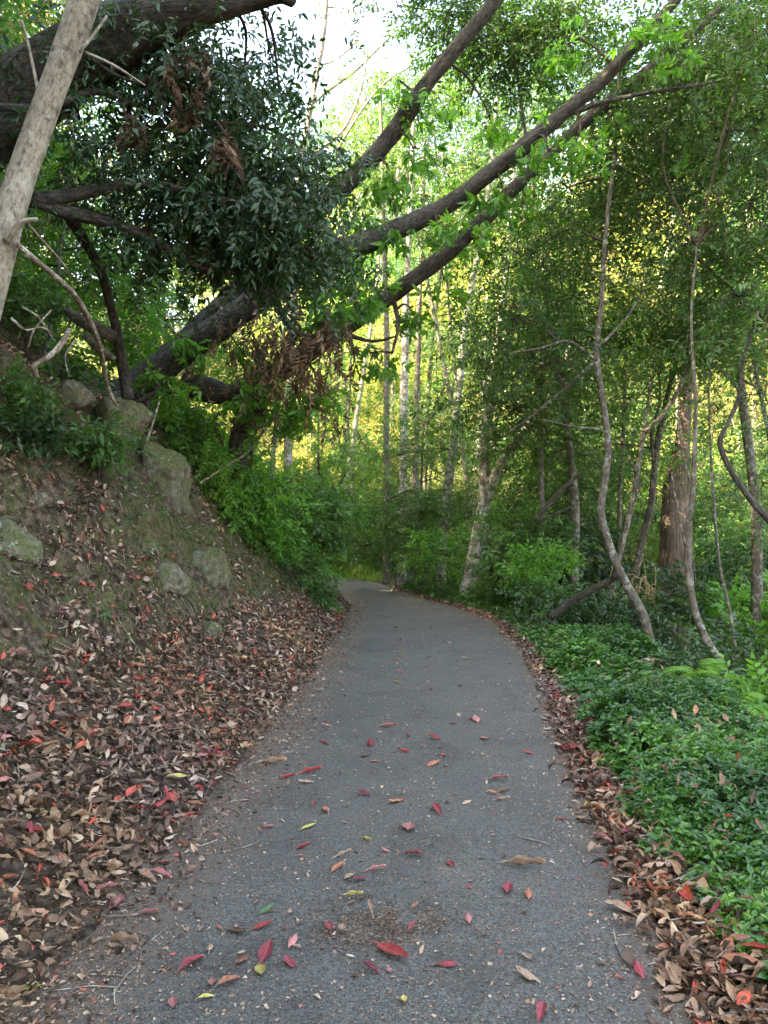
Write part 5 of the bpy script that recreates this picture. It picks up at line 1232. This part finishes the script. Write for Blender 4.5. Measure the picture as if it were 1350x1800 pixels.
def put_leaf(x, y, L, az, colr, shape, label, tilt=.08, lift=.004):
    z, n = surf(np.array([x]), np.array([y])); n = nrm(n[0] + rng.normal(0, tilt, 3)); d = np.array([math.cos(az), math.sin(az), 0])
    Mx = frames(d[None], n[None])[0]
    o = obj('fallen_leaf', leaf_me(shape, colr)); o.matrix_world = Matrix.Translation((x, y, float(z[0]) + lift)) @ Matrix(Mx.tolist()).to_4x4() @ Matrix.Scale(L, 4)
    tag(o, label, 'leaf', 'fallen leaves on and beside the path')
def px_leaf(px, py, len_px, ang, colr, shape, label, **k):
    """ang: the long axis on the photo, clockwise from right; foreshortening is undone here"""
    p = G(px, py)
    u = (px - 675) / FPX; Y0 = CAMZ * FPX / (py - 930) if p is None else p[1]
    if p is None or abs(p[2]) < .05: p = np.array([u * Y0, Y0, 0])
    dx, dy = math.cos(R(ang)) * len_px / 2, math.sin(R(ang)) * len_px / 2
    q = [np.array([(px + s * dx - 675) / FPX * CAMZ * FPX / (py + s * dy - 930), CAMZ * FPX / (py + s * dy - 930)]) for s in (-1, 1)] if abs(p[2]) < .1 and py > 1100 else [np.array([0, 0]), np.array([len_px * p[1] / FPX, 0])]
    d = q[1] - q[0]; L = min(float(np.hypot(*d)), len_px * p[1] / FPX * 2.2)
    put_leaf(p[0], p[1], L, math.atan2(d[1], d[0]), colr, shape, label, **k)
KEY = [(690, 1700, 66, 32, 'red', 0, 'largest scarlet leaf, lying on the asphalt at the bottom centre'), (890, 1582, 24, 95, 'crimson', 0, 'small crimson leaf standing alone right of the centre'),
 (920, 1543, 80, 10, 'tan', 5, 'long curled tan leaf on the right half of the path'), (718, 1473, 22, 100, 'pink', 2, 'small oval pinkish leaf near the path centre'), (767, 1442, 22, 50, 'crimson', 1, 'dark crimson leaf above the oval pinkish one'),
 (1087, 1621, 64, 20, 'tan', 1, 'long flat tan leaf near the right edge of the path'), (1178, 1576, 30, 90, 'red', 2, 'bright red rounded leaf among the litter at the right edge'), (925, 1743, 50, 25, 'tan', 4, 'ragged tan leaf on the asphalt low right'),
 (710, 1784, 16, 80, 'yellow', 2, 'little yellow-green curled leaf at the very bottom'), (1118, 1730, 32, 60, 'crimson', 4, 'crumpled crimson leaf at the low right corner of the path'), (685, 1731, 13, 70, 'pink', 2, 'tiny pink leaf just under the largest scarlet leaf'),
 (875, 1385, 40, 4, 'pink', 5, 'narrow pink leaf right of centre, uppermost of a row'), (881, 1421, 30, 0, 'tan', 5, 'narrow cream leaf below the narrow pink one'), (864, 1408, 22, 10, 'orange', 1, 'small orange-red leaf beside the narrow cream one'),
 (762, 1357, 24, -20, 'orange', 0, 'orange leaf in the centre of the path'), (763, 1311, 26, 12, 'red', 1, 'small red leaf with a yellow tip in the centre'), (697, 1425, 26, -15, 'orange', 4, 'orange-pink folded leaf left of the dark crimson one'),
 (822, 1640, 16, 80, 'pink', 4, 'tiny faded pink leaf below the lone crimson one'), (1258, 1646, 38, 0, 'red', 0, 'scarlet leaf lying flat under the creeper edge'), (1180, 1694, 38, 12, 'green', 1, 'grey-green leaf in the litter at low right'),
 (1198, 1717, 42, 45, 'pink', 0, 'pale pink leaf beside the grey-green one'), (1080, 1486, 28, 95, 'tan', 2, 'pale upright tan leaf at the creeper edge'), (1103, 1466, 32, -25, 'crimson', 4, 'curled dark red leaf at the creeper edge'), (1056, 1490, 40, 22, 'pink', 1, 'pinkish leaf just left of the pale upright one'),
 (1011, 1331, 28, 0, 'red', 4, 'bright red leaf in the right litter strip'), (928, 1335, 20, 10, 'red', 4, 'small red leaf on the asphalt near the right strip'), (985, 1453, 18, 0, 'red', 4, 'small torn red leaf right of the cream leaf'), (1210, 1640, 50, 20, 'crimson', 1, 'crimson leaf in the right litter below the rounded red one'),
 (1130, 1575, 46, 28, 'tan', 0, 'tan leaf on the rim of the asphalt at right'), (1120, 1590, 30, 20, 'pink', 1, 'pink leaf touching the tan one on the right rim'), (472, 1620, 26, -30, 'green', 0, 'green oval leaf on the asphalt left of centre'), (465, 1650, 38, -18, 'red', 0, 'bright red leaf just below the green oval one'),
 (470, 1697, 40, -65, 'crimson', 0, 'large upright crimson leaf at lower left centre'), (461, 1732, 26, 80, 'yellow', 2, 'yellow leaf below the large upright crimson one'), (342, 1718, 54, -35, 'crimson', 1, 'veined dull red leaf at the lower left'), (377, 1752, 18, 90, 'pink', 2, 'small mauve-pink leaf right of the veined red one'),
 (406, 1753, 46, -25, 'orange', 1, 'brownish orange curled leaf at the lower left'), (367, 1779, 30, -12, 'yellow', 1, 'dull yellow leaf at the bottom left of centre'), (309, 1788, 26, 85, 'pink', 0, 'pink leaf cut by the bottom edge'), (430, 1712, 32, -40, 'russet', 4, 'crumpled brownish red leaf left of the large upright crimson one'),
 (222, 1679, 62, 18, 'tan', 5, 'long curled spotted tan leaf at the lower left'), (265, 1624, 42, 0, 'pink', 3, 'narrow pale pink leaf lying level at left'), (213, 1606, 38, -40, 'pink', 0, 'salmon leaf slanting upward at left'), (285, 1556, 46, 10, 'pink', 1, 'forked pair of pink leaves at the left rim of the path'),
 (258, 1561, 46, 20, 'tan', 1, 'tan leaf left of the forked pink leaves'), (293, 1531, 22, 10, 'crimson', 2, 'small crimson leaf above the forked pink leaves'), (40, 1751, 34, -5, 'lime', 2, 'lime-green leaf at the bottom left corner'), (66, 1744, 32, -12, 'lime', 0, 'second lime-green leaf overlapping the first at bottom left'), (580, 1653, 22, 70, 'crimson', 0, 'crimson leaf below the dirt hollow'), (603, 1656, 17, 90, 'tan', 2, 'small tan leaf right of the crimson one below the dirt hollow'),
 (595, 1545, 26, -35, 'orange', 0, 'salmon-orange leaf above the dirt hollow'), (634, 1567, 26, -20, 'crimson', 4, 'deep red folded leaf above the dirt hollow'), (662, 1550, 36, -4, 'pink', 5, 'thin mauve leaf right of the deep red folded one'), (535, 1507, 28, -15, 'red', 3, 'narrow red leaf with a long stalk left of centre'),
 (604, 1523, 32, -15, 'tan', 5, 'shrivelled tan leaf above the salmon-orange one'), (645, 1495, 20, 30, 'yellow', 3, 'small golden leaf left of the centre line'), (622, 1597, 36, 5, 'yellow', 5, 'yellowish leaf on the dirt hollow'), (650, 1729, 38, 28, 'crimson', 1, 'dull crimson leaf left under the largest scarlet one'),
 (482, 1355, 50, 6, 'tan', 5, 'long cream curled leaf at the left side of the path'), (508, 1380, 30, -10, 'red', 3, 'narrow red leaf below the long cream one'), (548, 1371, 40, -6, 'red', 5, 'long thin red leaf right of the narrow red one'), (540, 1390, 28, -5, 'tan', 4, 'small tan crumpled leaf below the long thin red one'),
 (640, 1412, 26, 15, 'crimson', 1, 'crimson leaf with a yellow neighbour in the centre left'), (362, 1327, 54, 0, 'crimson', 4, 'cluster of magenta-red leaves where litter meets the path'), (374, 1337, 44, 4, 'orange', 1, 'orange leaf under the magenta-red one'), (392, 1327, 16, 10, 'lime', 2, 'lime leaf at the tip of the magenta-red one'),
 (300, 1411, 34, 35, 'red', 4, 'brightest scarlet folded leaf in the left litter'), (240, 1419, 42, -6, 'pink', 3, 'salmon narrow leaf left of the scarlet folded one'), (68, 1470, 52, -4, 'red', 1, 'wide scarlet leaf at far left in the litter'), (75, 1407, 40, -8, 'pink', 4, 'pinkish red leaf above the wide scarlet one'),
 (15, 1548, 38, -10, 'orange', 3, 'orange-red leaf at the left border'), (100, 1518, 54, 12, 'tan', 4, 'big tan crumpled leaf in the left litter'), (118, 1210, 34, 15, 'crimson', 4, 'magenta leaf where the litter meets bare earth'), (148, 1300, 40, 75, 'crimson', 3, 'long crimson leaf standing in the left litter'),
 (112, 1268, 36, -60, 'pink', 0, 'salmon-pink oval leaf in the left litter'), (52, 1216, 18, -40, 'pink', 2, 'small pink leaf by the bare earth'), (95, 1015, 30, 10, 'red', 4, 'red leaves caught high on the mossy bank'), (36, 1076, 24, 40, 'crimson', 1, 'dark crimson leaf on the mossy bank at left'),
 (306, 1095, 28, 0, 'red', 4, 'bright red leaf on the bank left of the small mossy rock'), (262, 1148, 14, 0, 'red', 2, 'small scarlet leaf at the top of the litter, left of two'), (280, 1147, 14, 0, 'red', 2, 'small scarlet leaf at the top of the litter, right of two'), (335, 1350, 40, -10, 'russet', 0, 'russet leaf below the orange one at the litter rim'),
 (704, 1191, 14, 0, 'red', 4, 'small red leaf in the middle distance, left of two'), (748, 1179, 14, 0, 'red', 0, 'small red leaf in the middle distance, right of two'), (575, 1286, 18, 5, 'pink', 4, 'pinkish leaf left of centre in the middle distance'), (652, 1322, 14, 70, 'crimson', 4, 'small dark crimson leaf in the centre left'), (685, 1289, 34, 5, 'pink', 3, 'narrow pink leaf across the centre'), (797, 1282, 10, 20, 'red', 2, 'tiny red leaf in the centre'), (836, 1278, 14, 50, 'pink', 4, 'faded pink leaf right of the tiny red one'), (850, 1310, 12, 60, 'pink', 2, 'pale mauve leaf below the faded pink one')]
for k_ in KEY: px_leaf(*k_)
SHW = ['flat oval', 'slightly curled', 'broad', 'narrow curled', 'ragged', 'thin rolled']
sizew = lambda L: 'small' if L < .065 else 'medium' if L < .09 else 'large' if L < .108 else 'very large'
# the other larger leaves
nrest = 300 - len(KEY); cnt = 0
cols = ['red', 'crimson', 'pink', 'orange', 'tan', 'brown', 'russet', 'yellow']
while cnt < nrest:
    zone = rng.choice(3, p=[.36, .42, .22]); sh = int(rng.integers(0, 6))
    if zone == 0:
        y = 2.3 + 9 * rng.uniform(0, 1) ** 1.6; t = np.clip(rng.normal(.5, .26), .03, .97); x = XL(y) + t * (XR(y) - XL(y)); L = rng.uniform(.04, .10); c = rng.choice(cols, p=[.17, .15, .15, .1, .25, .08, .06, .04])
        lab = f"{sizew(L)} {c} {SHW[sh]} leaf on the asphalt, {'in front' if y < 3.2 else 'nearer part' if y < 4.5 else 'middle distance' if y < 6.5 else 'far part'}, {['left rim', 'left of the middle', 'middle', 'right of the middle', 'right rim'][min(4, int(t * 5))]}"; tl, lf = .1, .004
    elif zone == 1:
        y = rng.uniform(2.6, 6.2); d_ = rng.uniform(.0, 1.3); x = XL(y) - d_; L = rng.uniform(.08, .125); c = rng.choice(cols, p=[.10, .12, .16, .14, .22, .08, .16, .02])
        lab = f"{sizew(L)} {c} {SHW[sh]} leaf on the left litter, {'near the path rim' if d_ < .4 else 'midway' if d_ < .85 else 'close under the bank'}, {'in front' if y < 3.4 else 'nearer part' if y < 4.3 else 'farther part' if y < 5.2 else 'far end'}"; tl, lf = .35, .04
    else:
        y = 2.4 + 5 * rng.uniform(0, 1) ** 1.3; x = XR(y) + rng.normal(.12, .1); L = rng.uniform(.07, .12); c = rng.choice(cols, p=[.12, .12, .18, .1, .28, .08, .10, .02])
        lab = f"{sizew(L)} {c} {SHW[sh]} leaf in the litter right of the asphalt, {'in front' if y < 2.9 else 'nearer part' if y < 3.8 else 'middle part' if y < 5 else 'far part'}"; tl, lf = .3, .03
    if not inframe(np.array([x]), np.array([y]), None, 0)[0]: continue
    put_leaf(x, y, L, rng.uniform(0, 6.28), str(c), sh, lab, tl, lf); cnt += 1
print('objects', len(SC.objects))
